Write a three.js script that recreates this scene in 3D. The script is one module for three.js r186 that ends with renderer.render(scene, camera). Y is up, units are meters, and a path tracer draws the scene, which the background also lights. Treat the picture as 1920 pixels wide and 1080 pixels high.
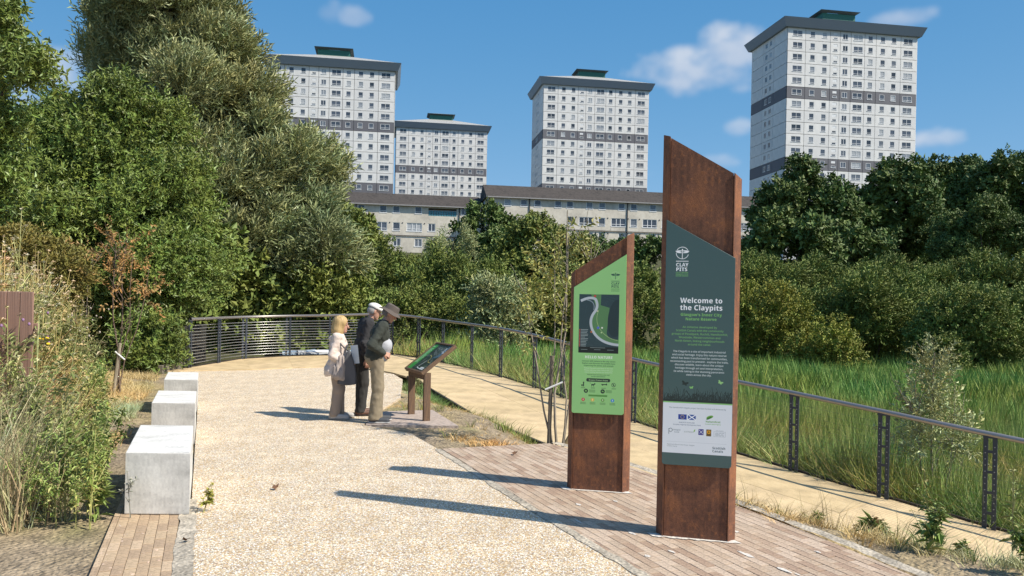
import * as THREE from 'three';
import { mergeGeometries, toCreasedNormals } from 'three/addons/utils/BufferGeometryUtils.js';
import { RoundedBoxGeometry } from 'three/addons/geometries/RoundedBoxGeometry.js';

// ---------- camera, sky, sun, exposure ----------
const scene = new THREE.Scene();
const camera = new THREE.PerspectiveCamera(40.14, 16 / 9, 0.1, 2000);
camera.position.set(0, 1.7, 0);
camera.rotation.set(0, 0, 0.02);
camera.setViewOffset(1920, 1080, 0, -35, 1920, 1080);
const renderer = new THREE.WebGLRenderer({ antialias: true });
renderer.setSize(1024, 576);
renderer.toneMapping = THREE.LinearToneMapping;
renderer.toneMappingExposure = 1.26;
renderer.shadowMap.enabled = true;

const sun = new THREE.DirectionalLight(new THREE.Color(1, 0.925, 0.80), 5.0);
sun.position.set(65, 73, 25.5);
sun.target.position.set(0, 0, 0);
sun.castShadow = true;
sun.shadow.radius = 1.2;
Object.assign(sun.shadow.camera, { left: -60, right: 60, top: 60, bottom: -60, near: 1, far: 400 });
sun.shadow.mapSize.set(4096, 4096);
scene.add(sun, sun.target);

// ---------- seeded noise ----------
function rng(seed) { let a = seed >>> 0; return () => { a = (a + 0x6D2B79F5) >>> 0; let t = a; t = Math.imul(t ^ (t >>> 15), t | 1); t ^= t + Math.imul(t ^ (t >>> 7), t | 61); return ((t ^ (t >>> 14)) >>> 0) / 4294967296; }; }
function h3(x, y, z) { let n = Math.imul(x | 0, 374761393) + Math.imul(y | 0, 668265263) + Math.imul(z | 0, 2147483647 ^ 974634777); n = Math.imul(n ^ (n >>> 13), 1274126177); n = Math.imul(n ^ (n >>> 16), 2246822519); return ((n ^ (n >>> 15)) >>> 0) / 4294967296; }
const sm = (t) => t * t * (3 - 2 * t);
const PERM = new Uint8Array(512), VAL = new Float32Array(256);
{ const r = rng(1234); const p = [...Array(256).keys()]; for (let i = 255; i > 0; i--) { const j = (r() * (i + 1)) | 0; [p[i], p[j]] = [p[j], p[i]]; } for (let i = 0; i < 512; i++) PERM[i] = p[i & 255]; for (let i = 0; i < 256; i++) VAL[i] = r(); }
function noise3(x, y, z, P = 0) {
  let X = Math.floor(x), Y = Math.floor(y), Z = Math.floor(z), fx = x - X, fy = y - Y, fz = z - Z, X1 = X + 1, Y1 = Y + 1;
  fx = fx * fx * (3 - 2 * fx); fy = fy * fy * (3 - 2 * fy); fz = fz * fz * (3 - 2 * fz);
  if (P) { X = ((X % P) + P) % P; Y = ((Y % P) + P) % P; X1 = (X + 1) % P; Y1 = (Y + 1) % P; }
  X &= 255; Y &= 255; X1 &= 255; Y1 &= 255; const Z1 = (Z + 1) & 255; Z &= 255;
  const a = PERM[Z], b = PERM[Z1], a0 = PERM[a + Y], a1 = PERM[a + Y1], b0 = PERM[b + Y], b1 = PERM[b + Y1];
  const n00 = VAL[PERM[a0 + X]], n10 = VAL[PERM[a0 + X1]], n01 = VAL[PERM[a1 + X]], n11 = VAL[PERM[a1 + X1]], m00 = VAL[PERM[b0 + X]], m10 = VAL[PERM[b0 + X1]], m01 = VAL[PERM[b1 + X]], m11 = VAL[PERM[b1 + X1]];
  const p0 = n00 + (n10 - n00) * fx, p1 = n01 + (n11 - n01) * fx, q0 = m00 + (m10 - m00) * fx, q1 = m01 + (m11 - m01) * fx, p = p0 + (p1 - p0) * fy, q = q0 + (q1 - q0) * fy;
  return p + (q - p) * fz;
}
function fbm(x, y, z, oct = 4, P = 0) { let s = 0, a = 0.5, n = 0; for (let i = 0; i < oct; i++) { s += a * noise3(x, y, z + i * 17.3, P); n += a; a *= 0.5; x *= 2; y *= 2; z *= 2; P *= 2; } return s / n; }
const clamp = (v, a = 0, b = 1) => Math.min(b, Math.max(a, v));
const lerp = (a, b, t) => a + (b - a) * t;
const step = (a, b, v) => sm(clamp((v - a) / (b - a)));
const V = (x, y, z) => new THREE.Vector3(x, y, z);

// ---------- sky: clear air with a few fair-weather clouds ----------
{
  const W = 2048, Hh = 1024, d = new Float32Array(W * Hh * 4), r = rng(5);
  const puffs = [];                                   // direction, angular half sizes
  const add = (p, w, h, dens) => { const l = Math.hypot(...p); puffs.push({ a: Math.atan2(p[0], -p[2]), e: Math.asin((p[1]) / l), w, h, dens }); };
  const far = (p) => [p[0], p[1] - 1.7, p[2]];
  add(far([110.33, 152.79, -500.00]), 0.075, 0.026, 0.95); add(far([137.12, 166.86, -500.00]), 0.042, 0.03, 0.95);
  add(far([265.08, 112.91, -500.00]), 0.034, 0.010, 0.9); add(far([246.64, 189.01, -500.00]), 0.032, 0.009, 0.6);
  add(far([141.47, 118.56, -500.00]), 0.014, 0.009, 0.6); add(far([-105.17, 184.68, -500.00]), 0.02, 0.009, 0.5); add(far([-119.46, 188.46, -500.00]), 0.014, 0.012, 0.4);
  add(far([128.36, 97.32, -500.00]), 0.022, 0.009, 0.55); add(far([-307.28, 139.36, -500.00]), 0.09, 0.03, 0.7); add(far([52.46, 85.65, -500.00]), 0.05, 0.008, 0.5);
  for (let i = 0; i < 46; i++) { let a = (r() * 2 - 1) * Math.PI; if (Math.abs(a) < 0.72) continue; puffs.push({ a, e: 0.03 + 0.5 * r() * r(), w: 0.03 + 0.09 * r(), h: 0.01 + 0.025 * r(), dens: 0.5 + 0.5 * r() }); }
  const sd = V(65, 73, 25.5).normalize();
  for (let j = 0; j < Hh; j++) for (let i = 0; i < W; i++) {
    const e = (0.5 - (j + 0.5) / Hh) * Math.PI, az = ((i + 0.5) / W - 0.5) * 2 * Math.PI;   // three: u = atan(z, x)/2pi + 0.5
    const dx = Math.cos(e) * Math.cos(az), dy = Math.sin(e), dz = Math.cos(e) * Math.sin(az);
    const k = Math.pow(clamp(1 - dy), 6);
    const y0 = clamp(dy); let c = [0.036 + 0.29 * Math.exp(-y0 * 5.5), 0.135 + 0.345 * Math.exp(-y0 * 3.2), 0.32 + 0.34 * Math.exp(-y0 * 2)];
    const mu = clamp(dx * sd.x + dy * sd.y + dz * sd.z), glow = 0.5 * Math.pow(mu, 10) + 0.12 * mu * mu * mu;  // unseen glow round the sun, strengthened to lift ambient light and neutralise blue shadows
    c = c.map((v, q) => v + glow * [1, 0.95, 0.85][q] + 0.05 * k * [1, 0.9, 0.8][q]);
    const a = Math.atan2(dx, -dz);
    let m = 0, lit = 0;
    for (const p of puffs) {
      let da = a - p.a; if (da > Math.PI) da -= 2 * Math.PI; if (da < -Math.PI) da += 2 * Math.PI;
      if (Math.abs(da) > p.w * 1.8 || Math.abs(e - p.e) > p.h * 2.4) continue;
      const q = (da / p.w) ** 2 + ((e - p.e) / p.h) ** 2;
      const n = fbm(dx * 26, dy * 46, dz * 26, 6);
      const v = clamp((1.15 - q * 0.75 + (n - 0.5) * 3.6) * 0.75) * p.dens * clamp(2.6 - q);
      if (v > m) { m = v; lit = clamp(0.6 + 0.35 * (e - p.e) / p.h + (n - 0.5)); }
    }
    m = clamp(m) * 0.66;
    const cl = [lerp(0.40, 0.66, lit), lerp(0.46, 0.67, lit), lerp(0.58, 0.70, lit)];
    const o = ((Hh - 1 - j) * W + i) * 4;
    for (let q = 0; q < 3; q++) d[o + q] = dy < -0.02 ? [0.16, 0.17, 0.13][q] : lerp(c[q], cl[q], m);
    d[o + 3] = 1;
  }
  const tex = new THREE.DataTexture(d, W, Hh, THREE.RGBAFormat, THREE.FloatType);
  tex.mapping = THREE.EquirectangularReflectionMapping; tex.magFilter = tex.minFilter = THREE.LinearFilter; tex.needsUpdate = true;
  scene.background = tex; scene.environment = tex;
}

// ---------- helpers ----------
const used = {};
function numbered(name) { used[name] = (used[name] ?? -1) + 1; return used[name] ? name + '_' + String(used[name]).padStart(3, '0') : name; }
function sh(o) { o.castShadow = o.receiveShadow = true; return o; }
function tag(o, label, category, group, kind) { o.userData.label = label; if (category) o.userData.category = category; if (group) o.userData.group = group; if (kind) o.userData.kind = kind; return o; }
function thing(name, label, category, pos = [0, 0, 0], turn = 0, group) { const g = new THREE.Group(); g.name = numbered(name); g.position.set(...pos); g.rotation.y = turn; scene.add(g); return tag(g, label, category, group); }
function part(name, geo, mat, parent, pos) { const m = sh(new THREE.Mesh(geo, mat)); m.name = parent === scene ? numbered(name) : name; if (pos) m.position.set(...pos); parent.add(m); return m; }
function structure(name, geo, mat, label) { const m = part(name, geo, mat, scene); m.userData.kind = 'structure'; m.userData.label = label; return m; }
function box(w, h, d, x = 0, y = 0, z = 0) { const g = new THREE.BoxGeometry(w, h, d); g.translate(x, y, z); return g; }
function rbox(w, h, d, r, x = 0, y = 0, z = 0) { const g = new RoundedBoxGeometry(w, h, d, 2, r); g.translate(x, y, z); return g; }
function plain(g) { const o = g.index ? g.toNonIndexed() : g; for (const k of Object.keys(o.attributes)) if (!['position', 'normal', 'uv'].includes(k)) o.deleteAttribute(k); if (!o.attributes.uv) o.setAttribute('uv', new THREE.BufferAttribute(new Float32Array(o.attributes.position.count * 2), 2)); return o; }
function merge(list) { return mergeGeometries(list.map(plain)); }
function bar(a, b, r, seg = 6, r2 = r) { const A = V(...a), B = V(...b), l = A.distanceTo(B), g = new THREE.CylinderGeometry(r2, r, l, seg, 1); g.translate(0, l / 2, 0); g.applyQuaternion(new THREE.Quaternion().setFromUnitVectors(V(0, 1, 0), B.clone().sub(A).normalize())); g.translate(...a); return g; }
function tex(size, fn, repeat, srgb = true) {
  const w = Array.isArray(size) ? size[0] : size, h = Array.isArray(size) ? size[1] : size, d = new Uint8Array(w * h * 4);
  for (let j = 0; j < h; j++) for (let i = 0; i < w; i++) { const c = fn(i / w, j / h, i, j); const o = (j * w + i) * 4; d[o] = clamp(c[0]) * 255; d[o + 1] = clamp(c[1]) * 255; d[o + 2] = clamp(c[2]) * 255; d[o + 3] = 255; }
  const t = new THREE.DataTexture(d, w, h); t.wrapS = t.wrapT = THREE.RepeatWrapping; t.magFilter = THREE.LinearFilter; t.minFilter = THREE.LinearMipmapLinearFilter; t.generateMipmaps = true;
  if (srgb) t.colorSpace = THREE.SRGBColorSpace; if (repeat) t.repeat.set(repeat, repeat); t.needsUpdate = true; return t;
}
const lin = (r, g, b) => new THREE.Color().setRGB(r, g, b);
const std = (c, rough = 0.8, more = {}) => new THREE.MeshStandardMaterial({ color: Array.isArray(c) ? lin(...c) : c, roughness: rough, ...more });
function leafMat(c, rough = 0.6) { return new THREE.MeshStandardMaterial({ color: lin(...c), roughness: rough, side: THREE.DoubleSide }); }
// planar uv in metres
function uvXZ(g, s = 1) { const p = g.attributes.position, u = new Float32Array(p.count * 2); for (let i = 0; i < p.count; i++) { u[2 * i] = p.getX(i) * s; u[2 * i + 1] = p.getZ(i) * s; } g.setAttribute('uv', new THREE.BufferAttribute(u, 2)); return g; }
function uvBox(g, s = 1) { const p = g.attributes.position, n = g.attributes.normal, u = new Float32Array(p.count * 2); for (let i = 0; i < p.count; i++) { const ax = Math.abs(n.getX(i)), ay = Math.abs(n.getY(i)), az = Math.abs(n.getZ(i)); const [a, b] = ay > ax && ay > az ? [p.getX(i), p.getZ(i)] : ax > az ? [p.getZ(i), p.getY(i)] : [p.getX(i), p.getY(i)]; u[2 * i] = a * s; u[2 * i + 1] = b * s; } g.setAttribute('uv', new THREE.BufferAttribute(u, 2)); return g; }
function flat(poly, y) { const s = new THREE.Shape(poly.map(([x, z]) => new THREE.Vector2(x, -z))); const g = new THREE.ShapeGeometry(s); g.rotateX(-Math.PI / 2); g.translate(0, y, 0); return uvXZ(g); }
function slab(poly, top, thick) { const s = new THREE.Shape(poly.map(([x, z]) => new THREE.Vector2(x, -z))); const g = new THREE.ExtrudeGeometry(s, { depth: thick, bevelEnabled: false }); g.rotateX(-Math.PI / 2); g.translate(0, top - thick, 0); return uvBox(g); }
function inside(poly, x, z) { let c = false; for (let i = 0, j = poly.length - 1; i < poly.length; j = i++) { const [xi, zi] = poly[i], [xj, zj] = poly[j]; if ((zi > z) !== (zj > z) && x < (xj - xi) * (z - zi) / (zj - zi) + xi) c = !c; } return c; }

// ---------- the boardwalk's line: outer edge (railing) and inner edge, with deck height ----------
const ST = [   // outer x, z, inner x, z, deck y at the outer edge, at the inner edge
  [-8.0, -19.5, -8.15, -18.6, 0.03, 0.02], [-7.7, -22.6, -6.4, -19.5, 0.05, 0.02], [-6.66, -23.5, -5.6, -20.3, 0.09, 0.02], [-5.4, -23.7, -4.9, -20.8, 0.13, 0.02],
  [-4.35, -23.8, -4.3, -20.9, 0.18, 0.02], [-3.6, -23.7, -3.85, -20.65, 0.2, 0.02], [-2.7, -23.3, -3.4, -20.1, 0.13, 0.02], [-1.9, -22.5, -2.9, -19.4, 0.06, 0.02], [-1.0, -21.1, -2.4, -18.5, 0.0, 0.0],
  [-0.2, -19.5, -1.95, -17.5, -0.05, -0.05], [0.6, -18.1, -1.5, -16.5, -0.15, -0.15], [1.75, -16.1, -0.65, -14.75, -0.35, -0.35], [3.05, -14.0, 0.75, -12.6, -0.56, -0.56], [4.4, -12.1, 2.25, -10.5, -0.74, -0.74],
  [5.25, -11.0, 3.25, -9.2, -0.86, -0.86], [6.15, -10.05, 4.3, -8.1, -1.0, -1.0], [7.3, -9.0, 5.6, -6.95, -1.16, -1.16], [9.0, -7.7, 7.4, -5.55, -1.35, -1.35], [11.5, -6.1, 10.2, -3.8, -1.6, -1.6]];
function seg(x, z, ax, az, bx, bz) { const dx = bx - ax, dz = bz - az, t = clamp(((x - ax) * dx + (z - az) * dz) / (dx * dx + dz * dz)); const px = ax + dx * t, pz = az + dz * t; return [Math.hypot(x - px, z - pz), t, dx * (z - az) - dz * (x - ax)]; }
function deckAt(x, z) {   // [distance to outer edge (positive towards the plaza), deck height, distance past the inner edge]
  let o = [1e9], n = [1e9], y = 0, start = false;
  for (let i = 0; i < ST.length - 1; i++) {
    const a = ST[i], b = ST[i + 1], s = seg(x, z, a[0], a[1], b[0], b[1]);
    if (s[0] < o[0]) { o = s; y = lerp(a[4], b[4], s[1]); start = i === 0 && s[1] === 0; }
    const q = seg(x, z, a[2], a[3], b[2], b[3]); if (q[0] < n[0]) n = q;
  }
  if (start) return [9, 0, 9];
  return [o[2] > 0 ? o[0] : -o[0], y, n[2] > 0 ? n[0] : -n[0]];
}
function hillY(x, z) {   // the land beyond the deck: wet hollow, then a slope up to the flats and the towers
  const wet = lerp(-0.95, -2.1, step(-6, 14, x));
  let y = wet;
  y = lerp(y, 9, step(-50, -112, z));
  y = lerp(y, 14, step(-120, -260, z));
  return y;
}
function groundY(x, z) {
  const [d, e, q] = deckAt(x, z);
  const left = step(-3.3, -5.2, x - (z + 5) * 0.39) * step(-19.5, -14, z) * 0.7;       // the weedy bank beside the path
  const plaza = -0.035 + left + 0.025 * (noise3(x * 0.9, 0, z * 0.9) - 0.5);
  if (z < -18.6 && x < -8.1) return lerp(-0.06, hillY(x, z), step(-26, -40, z));
  if (d < 0) { const f = -d; const k = lerp(e - 0.32, hillY(x, z), step(0, 1.8, f)); return k + 0.12 * (noise3(x * 0.6, 3, z * 0.6) - 0.5) * step(0, 1.5, f); }
  if (q > 0) { const s = step(0.05, lerp(1.1, 2.6, step(-13, -10, z)), q); return lerp(Math.min(e - 0.12, -0.07), plaza, s); }
  return e - 0.25;
}
const grain = tex(512, (u, v) => { const a = fbm(u * 8, v * 8, 1, 5, 8), b = fbm(u * 64, v * 64, 4, 3, 64), k = 0.35 + 0.9 * (0.45 * a + 0.55 * b) ; return [k, k * 0.985, k * 0.95]; });
const grainBump = tex(512, (u, v) => { const b = fbm(u * 48, v * 48, 9, 4, 48); return [b, b, b]; }, 0, false);
{
  const xs = [], zs = [];
  for (let x = -400; x < -40; x += 24) xs.push(x); for (let x = -40; x < -14; x += 2) xs.push(x); for (let x = -14; x < 14; x += 0.22) xs.push(x); for (let x = 14; x < 44; x += 1.5) xs.push(x); for (let x = 44; x <= 400; x += 24) xs.push(x);
  for (let z = 60; z > 4; z -= 8) zs.push(z); for (let z = 4; z > -28; z -= 0.22) zs.push(z); for (let z = -28; z > -70; z -= 1.5) zs.push(z); for (let z = -70; z >= -700; z -= 20) zs.push(z);
  const pos = [], col = [], uv = [], idx = [], n = xs.length;
  for (const z of zs) for (const x of xs) {
    pos.push(x, groundY(x, z), z); uv.push(x / 1.3, z / 1.3);
    const [d] = deckAt(x, z), a = fbm(x * 0.35 + 40, z * 0.35, 2, 4), b = fbm(x * 1.7, z * 1.7, 7, 3);
    let c;
    if (d < -0.2 || z < -30) c = [lerp(0.07, 0.12, a), lerp(0.085, 0.12, a), 0.035];                              // wet meadow and hillside
    else { const straw = clamp((a - 0.42) * 4 + (b - 0.5) * 2); c = [lerp(0.43, 0.56, straw), lerp(0.35, 0.45, straw), lerp(0.26, 0.25, straw)];
      const green = clamp((b - 0.58) * 6) * 0.55; c = [lerp(c[0], 0.24, green), lerp(c[1], 0.27, green), lerp(c[2], 0.1, green)]; }
    col.push(...c);
  }
  for (let j = 0; j < zs.length - 1; j++) for (let i = 0; i < n - 1; i++) { const a = j * n + i; idx.push(a, a + 1, a + n, a + 1, a + n + 1, a + n); }
  const g = new THREE.BufferGeometry(); g.setAttribute('position', new THREE.Float32BufferAttribute(pos, 3)); g.setAttribute('color', new THREE.Float32BufferAttribute(col, 3)); g.setAttribute('uv', new THREE.Float32BufferAttribute(uv, 2)); g.setIndex(idx); g.computeVertexNormals();
  structure('ground', g, new THREE.MeshStandardMaterial({ vertexColors: true, map: grain, bumpMap: grainBump, bumpScale: 0.03, roughness: 1 }), 'dry soil, straw and wet meadow ground');
}

// ---------- resin bound gravel ----------
const GRAVEL = [[-0.93, -2.2], [-1.97, -4.86], [-3.47, -8.7], [-5.03, -12.7], [-7.95, -18.9], [-6.4, -19.55], [-5.6, -20.35], [-4.9, -20.8], [-4.3, -20.85], [-3.5, -20.1], [-2.85, -19.2], [-2.45, -17.9], [-2.0, -14.4], [-2.1, -12.5], [-2.05, -11.05], [-1.3, -10.4], [-0.86, -9.36], [0.21, -6.6], [0.87, -5.0], [1.75, -2.8], [1.95, -2.2]];
{
  const N = 1024, C = 110, r = rng(11), pts = [];
  const bright = 1.07, tones = [[0.93, 0.86, 0.72], [0.86, 0.76, 0.58], [0.97, 0.94, 0.87], [0.78, 0.65, 0.47], [0.70, 0.58, 0.44], [0.90, 0.80, 0.62], [0.62, 0.55, 0.47], [0.95, 0.89, 0.77], [0.84, 0.70, 0.48]];
  for (let i = 0; i < C * C; i++) { const t = tones[(r() * tones.length) | 0], k = 0.86 + 0.2 * r(); pts.push([r(), r(), t.map((v, q) => v * k * bright * [1, 1.02, 1.09][q]), 0.75 + 0.5 * r()]); }
  const near = (u, v) => { const x = u * C, y = v * C, X = Math.floor(x), Y = Math.floor(y); let b = 9, s = 9, c; for (let j = -1; j < 2; j++) for (let i = -1; i < 2; i++) { const p = pts[((Y + j + C) % C) * C + ((X + i + C) % C)], d = Math.hypot(X + i + p[0] - x, Y + j + p[1] - y) * p[3]; if (d < b) { s = b; b = d; c = p[2]; } else if (d < s) s = d; } return [b, s, c]; };
  const field = new Float32Array(N * N), cols = [];
  for (let j = 0; j < N; j++) for (let i = 0; i < N; i++) { const [b, s, c] = near(i / N, j / N); field[j * N + i] = clamp((s - b) * 2.4); cols.push(c); }
  const map = tex(N, (u, v, i, j) => { const e = clamp(field[j * N + i] * 3), m = fbm(u * 5, v * 5, 3, 3, 5) * 0.16 + 0.92, c = cols[j * N + i]; return c.map((q, k) => lerp([0.56, 0.48, 0.38][k], q, e) * m); });
  const bump = tex(N, (u, v, i, j) => { const e = Math.sqrt(field[j * N + i]); return [e, e, e]; }, 0, false);
  for (const t of [map, bump]) t.repeat.set(1 / 1.05, 1 / 1.05);
  structure('gravel_path', slab(GRAVEL, 0, 0.08), new THREE.MeshStandardMaterial({ map, bumpMap: bump, bumpScale: 0.004, roughness: 0.8 }), 'cream resin bound gravel path');
}

// ---------- brick paving: every brick a piece of its own, the far ones joined ----------
function clipPoly(sub, clip) {
  let out = sub; const area = clip.reduce((s, p, i) => { const q = clip[(i + 1) % clip.length]; return s + p[0] * q[1] - q[0] * p[1]; }, 0), sg = Math.sign(area);
  for (let i = 0; i < clip.length && out.length; i++) {
    const A = clip[i], B = clip[(i + 1) % clip.length], side = (p) => sg * ((B[0] - A[0]) * (p[1] - A[1]) - (B[1] - A[1]) * (p[0] - A[0])), res = [];
    for (let k = 0; k < out.length; k++) { const P = out[k], Q = out[(k + 1) % out.length], a = side(P), b = side(Q); if (a >= 0) res.push(P); if ((a >= 0) !== (b >= 0)) { const t = a / (a - b); res.push([P[0] + (Q[0] - P[0]) * t, P[1] + (Q[1] - P[1]) * t]); } }
    out = res;
  }
  return out;
}
const brickGrain = tex(256, (u, v) => { const a = fbm(u * 24, v * 24, 2, 4, 24), k = 0.72 + 0.5 * a; return [k, k, k]; });
const brickMats = [[0.46, 0.345, 0.25], [0.51, 0.39, 0.29], [0.42, 0.305, 0.22], [0.54, 0.42, 0.32], [0.46, 0.355, 0.265], [0.38, 0.265, 0.19]].map((c) => std(c, 0.9, { map: brickGrain, bumpMap: brickGrain, bumpScale: 0.002 }));
const paleMats = [[0.50, 0.37, 0.24], [0.45, 0.325, 0.21], [0.55, 0.41, 0.275], [0.41, 0.295, 0.195]].map((c) => std(c, 0.9, { map: brickGrain, bumpMap: brickGrain, bumpScale: 0.002 }));
function paving(name, label, poly, org, dir, mats, seed, most, edging) {
  const r = rng(seed), g = part(name, flat(poly, -0.005), std([0.40, 0.33, 0.25], 1, { map: grain }), scene); g.userData.kind = 'structure'; g.userData.label = label;
  const [ux, uz] = dir, vx = -uz, vz = ux, L = 0.21, B = 0.072, list = [];
  const back = (a, b) => [org[0] + ux * a + vx * b, org[1] + uz * a + vz * b];
  const ps = poly.map(([x, z]) => [(x - org[0]) * ux + (z - org[1]) * uz, (x - org[0]) * vx + (z - org[1]) * vz]);
  const a0 = Math.min(...ps.map((p) => p[0])), a1 = Math.max(...ps.map((p) => p[0])), b0 = Math.min(...ps.map((p) => p[1])), b1 = Math.max(...ps.map((p) => p[1]));
  const full = rbox(L - 0.010, 0.05, B - 0.0032, 0.003); uvBox(full, 4);
  for (let row = Math.floor(b0 / B); row * B < b1; row++) for (let k = Math.floor(a0 / L) - 1; k * L < a1; k++) {
    const s = k * L + (row & 1 ? L / 2 : 0), t = row * B, e = 0.0025, rect = [[s + e, t + e], [s + L - e, t + e], [s + L - e, t + B - e], [s + e, t + B - e]];
    const c = clipPoly(rect, ps); if (c.length < 3) continue;
    let A = 0; c.forEach((p, i) => { const q = c[(i + 1) % c.length]; A += p[0] * q[1] - q[0] * p[1]; }); A = Math.abs(A) / 2; if (A < 0.0012) continue;
    const w = back(s + L / 2, t + B / 2); list.push({ c, w, whole: A > 0.0131, d: Math.hypot(w[0], w[1]) });
  }
  list.sort((p, q) => p.d - q.d);
  const rest = [], turn = Math.atan2(-uz, ux);
  list.forEach((q, i) => {
    const y = (r() - 0.5) * 0.003 + 0.0005, m = mats[(r() * mats.length) | 0];
    let geo;
    if (q.whole) { geo = full; } else { const pts = q.c.map(([a, b]) => back(a, b)); geo = slab(pts, 0.025, 0.05); geo.translate(-q.w[0], 0, -q.w[1]); geo = uvBox(geo, 4); }
    if (i < most) { const b = part('brick', geo, m, g, [q.w[0], y - 0.025, q.w[1]]); if (q.whole) { b.rotation.y = turn; b.rotation.x = (r() - 0.5) * 0.012; } }
    else { const c = geo.clone(); if (q.whole) c.rotateY(turn); c.translate(q.w[0], y - 0.025, q.w[1]); rest.push([c, m]); }
  });
  for (const m of mats) { const gs = rest.filter((x) => x[1] === m).map((x) => x[0]); if (gs.length) { const o = part('brick', merge(gs), m, g); o.userData.kind = 'stuff'; } }
  return g;
}
const BRICK_R = [[-0.84, -9.34], [0.5, -9.86], [1.0, -9.1], [1.5, -8.1], [1.98, -6.95], [2.43, -5.8], [2.68, -5.0], [3.0, -3.9], [3.3, -2.6], [1.9, -2.4], [0.89, -5.0], [0.23, -6.6]];
const pavingR = paving('brick_paving', 'pinkish brown brick paving laid in slanting rows round the rusty totems', BRICK_R, [0.23, -6.6], [0.375, 0.927], brickMats, 21, 300);
const BRICK_L = [[-1.02, -2.2], [-2.06, -4.86], [-7.0, -17.53], [-7.45, -17.35], [-2.5, -4.68], [-1.47, -2.04]];
const pavingL = paving('brick_paving', 'buff brick paving strip under the white blocks along the gravel', BRICK_L, [-2.06, -4.86], [-0.364, -0.931], paleMats, 22, 220);
// pale concrete haunching between brick and gravel
const haunch = std([0.66, 0.60, 0.52], 0.95, { map: grain, bumpMap: grainBump, bumpScale: 0.01 });
function strip(pts, w0, w1, y) { const r = rng(77), a = [], b = []; for (let i = 0; i < pts.length - 1; i++) { const [x0, z0] = pts[i], [x1, z1] = pts[i + 1], l = Math.hypot(x1 - x0, z1 - z0), n = Math.ceil(l / 0.09), nx = -(z1 - z0) / l, nz = (x1 - x0) / l; for (let k = 0; k < n; k++) { const t = k / n, x = lerp(x0, x1, t), z = lerp(z0, z1, t), u = w0 + 0.02 * (r() - 0.5), v = w1 + 0.025 * (r() - 0.5); a.push([x + nx * u, z + nz * u]); b.push([x + nx * v, z + nz * v]); } } return flat(a.concat(b.reverse()), y); }
part('mortar_strip', strip([[-0.84, -9.3], [0.23, -6.6], [0.89, -5.0], [1.75, -2.9]], -0.03, 0.05, 0.0045), haunch, pavingR);
part('mortar_strip', strip([[-0.97, -2.2], [-2.01, -4.86], [-2.75, -6.8]], -0.055, 0.07, 0.0045), haunch, pavingL);
part('edging_strip', strip([[0.52, -9.88], [1.02, -9.12], [1.52, -8.12], [2.0, -6.97], [2.45, -5.81], [2.7, -5.0], [3.02, -3.9], [3.3, -2.8]], -0.11, 0.0, 0.006), haunch, pavingR);

// ---------- boardwalk: a platform and a ramp of deck panels on dark edge beams ----------
const deck = thing('boardwalk', 'sand coloured boardwalk ramp curving past the viewing platform', 'boardwalk');
deck.userData.kind = 'structure'; delete deck.userData.category;
const ribBump = tex(256, (u, v) => { const k = 0.5 + 0.5 * Math.sin(u * Math.PI * 2 * 24), n = fbm(u * 40, v * 40, 5, 3, 40); return [k * 0.6 + n * 0.4, k * 0.6 + n * 0.4, k * 0.6 + n * 0.4]; }, 0, false);
const deckGrain = tex(512, (u, v) => { const a = fbm(u * 5, v * 5, 8, 4, 5), b = fbm(u * 90, v * 90, 3, 2, 90), s = fbm(u * 3, v * 30, 12, 3, 30) , k = 0.72 + 0.24 * a + 0.14 * b + 0.08 * s; return [k, k * 0.985, k * 0.95]; });
const deckMats = [[0.60, 0.47, 0.29], [0.575, 0.45, 0.275], [0.62, 0.485, 0.305]].map((c) => std(c, 0.9, { map: deckGrain, bumpMap: ribBump, bumpScale: 0.004 }));
const fascia = std([0.055, 0.045, 0.04], 0.7, { map: grain });
function quadPrism(c, thick) {   // c: four corners [x,y,z] counter-clockwise from above
  const top = c, bot = c.map(([x, y, z]) => [x, y - thick, z]), pos = [], uv = [];
  const q = (a, b, d, e) => { for (const v of [a, b, d, a, d, e]) { pos.push(...v); uv.push(v[0], v[2]); } };
  q(...top); q(...[...bot].reverse()); for (let i = 0; i < 4; i++) { const j = (i + 1) % 4; q(top[i], bot[i], bot[j], top[j]); }
  const g = new THREE.BufferGeometry(); g.setAttribute('position', new THREE.Float32BufferAttribute(pos, 3)); g.setAttribute('uv', new THREE.Float32BufferAttribute(uv, 2)); g.computeVertexNormals(); return g;
}
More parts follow.
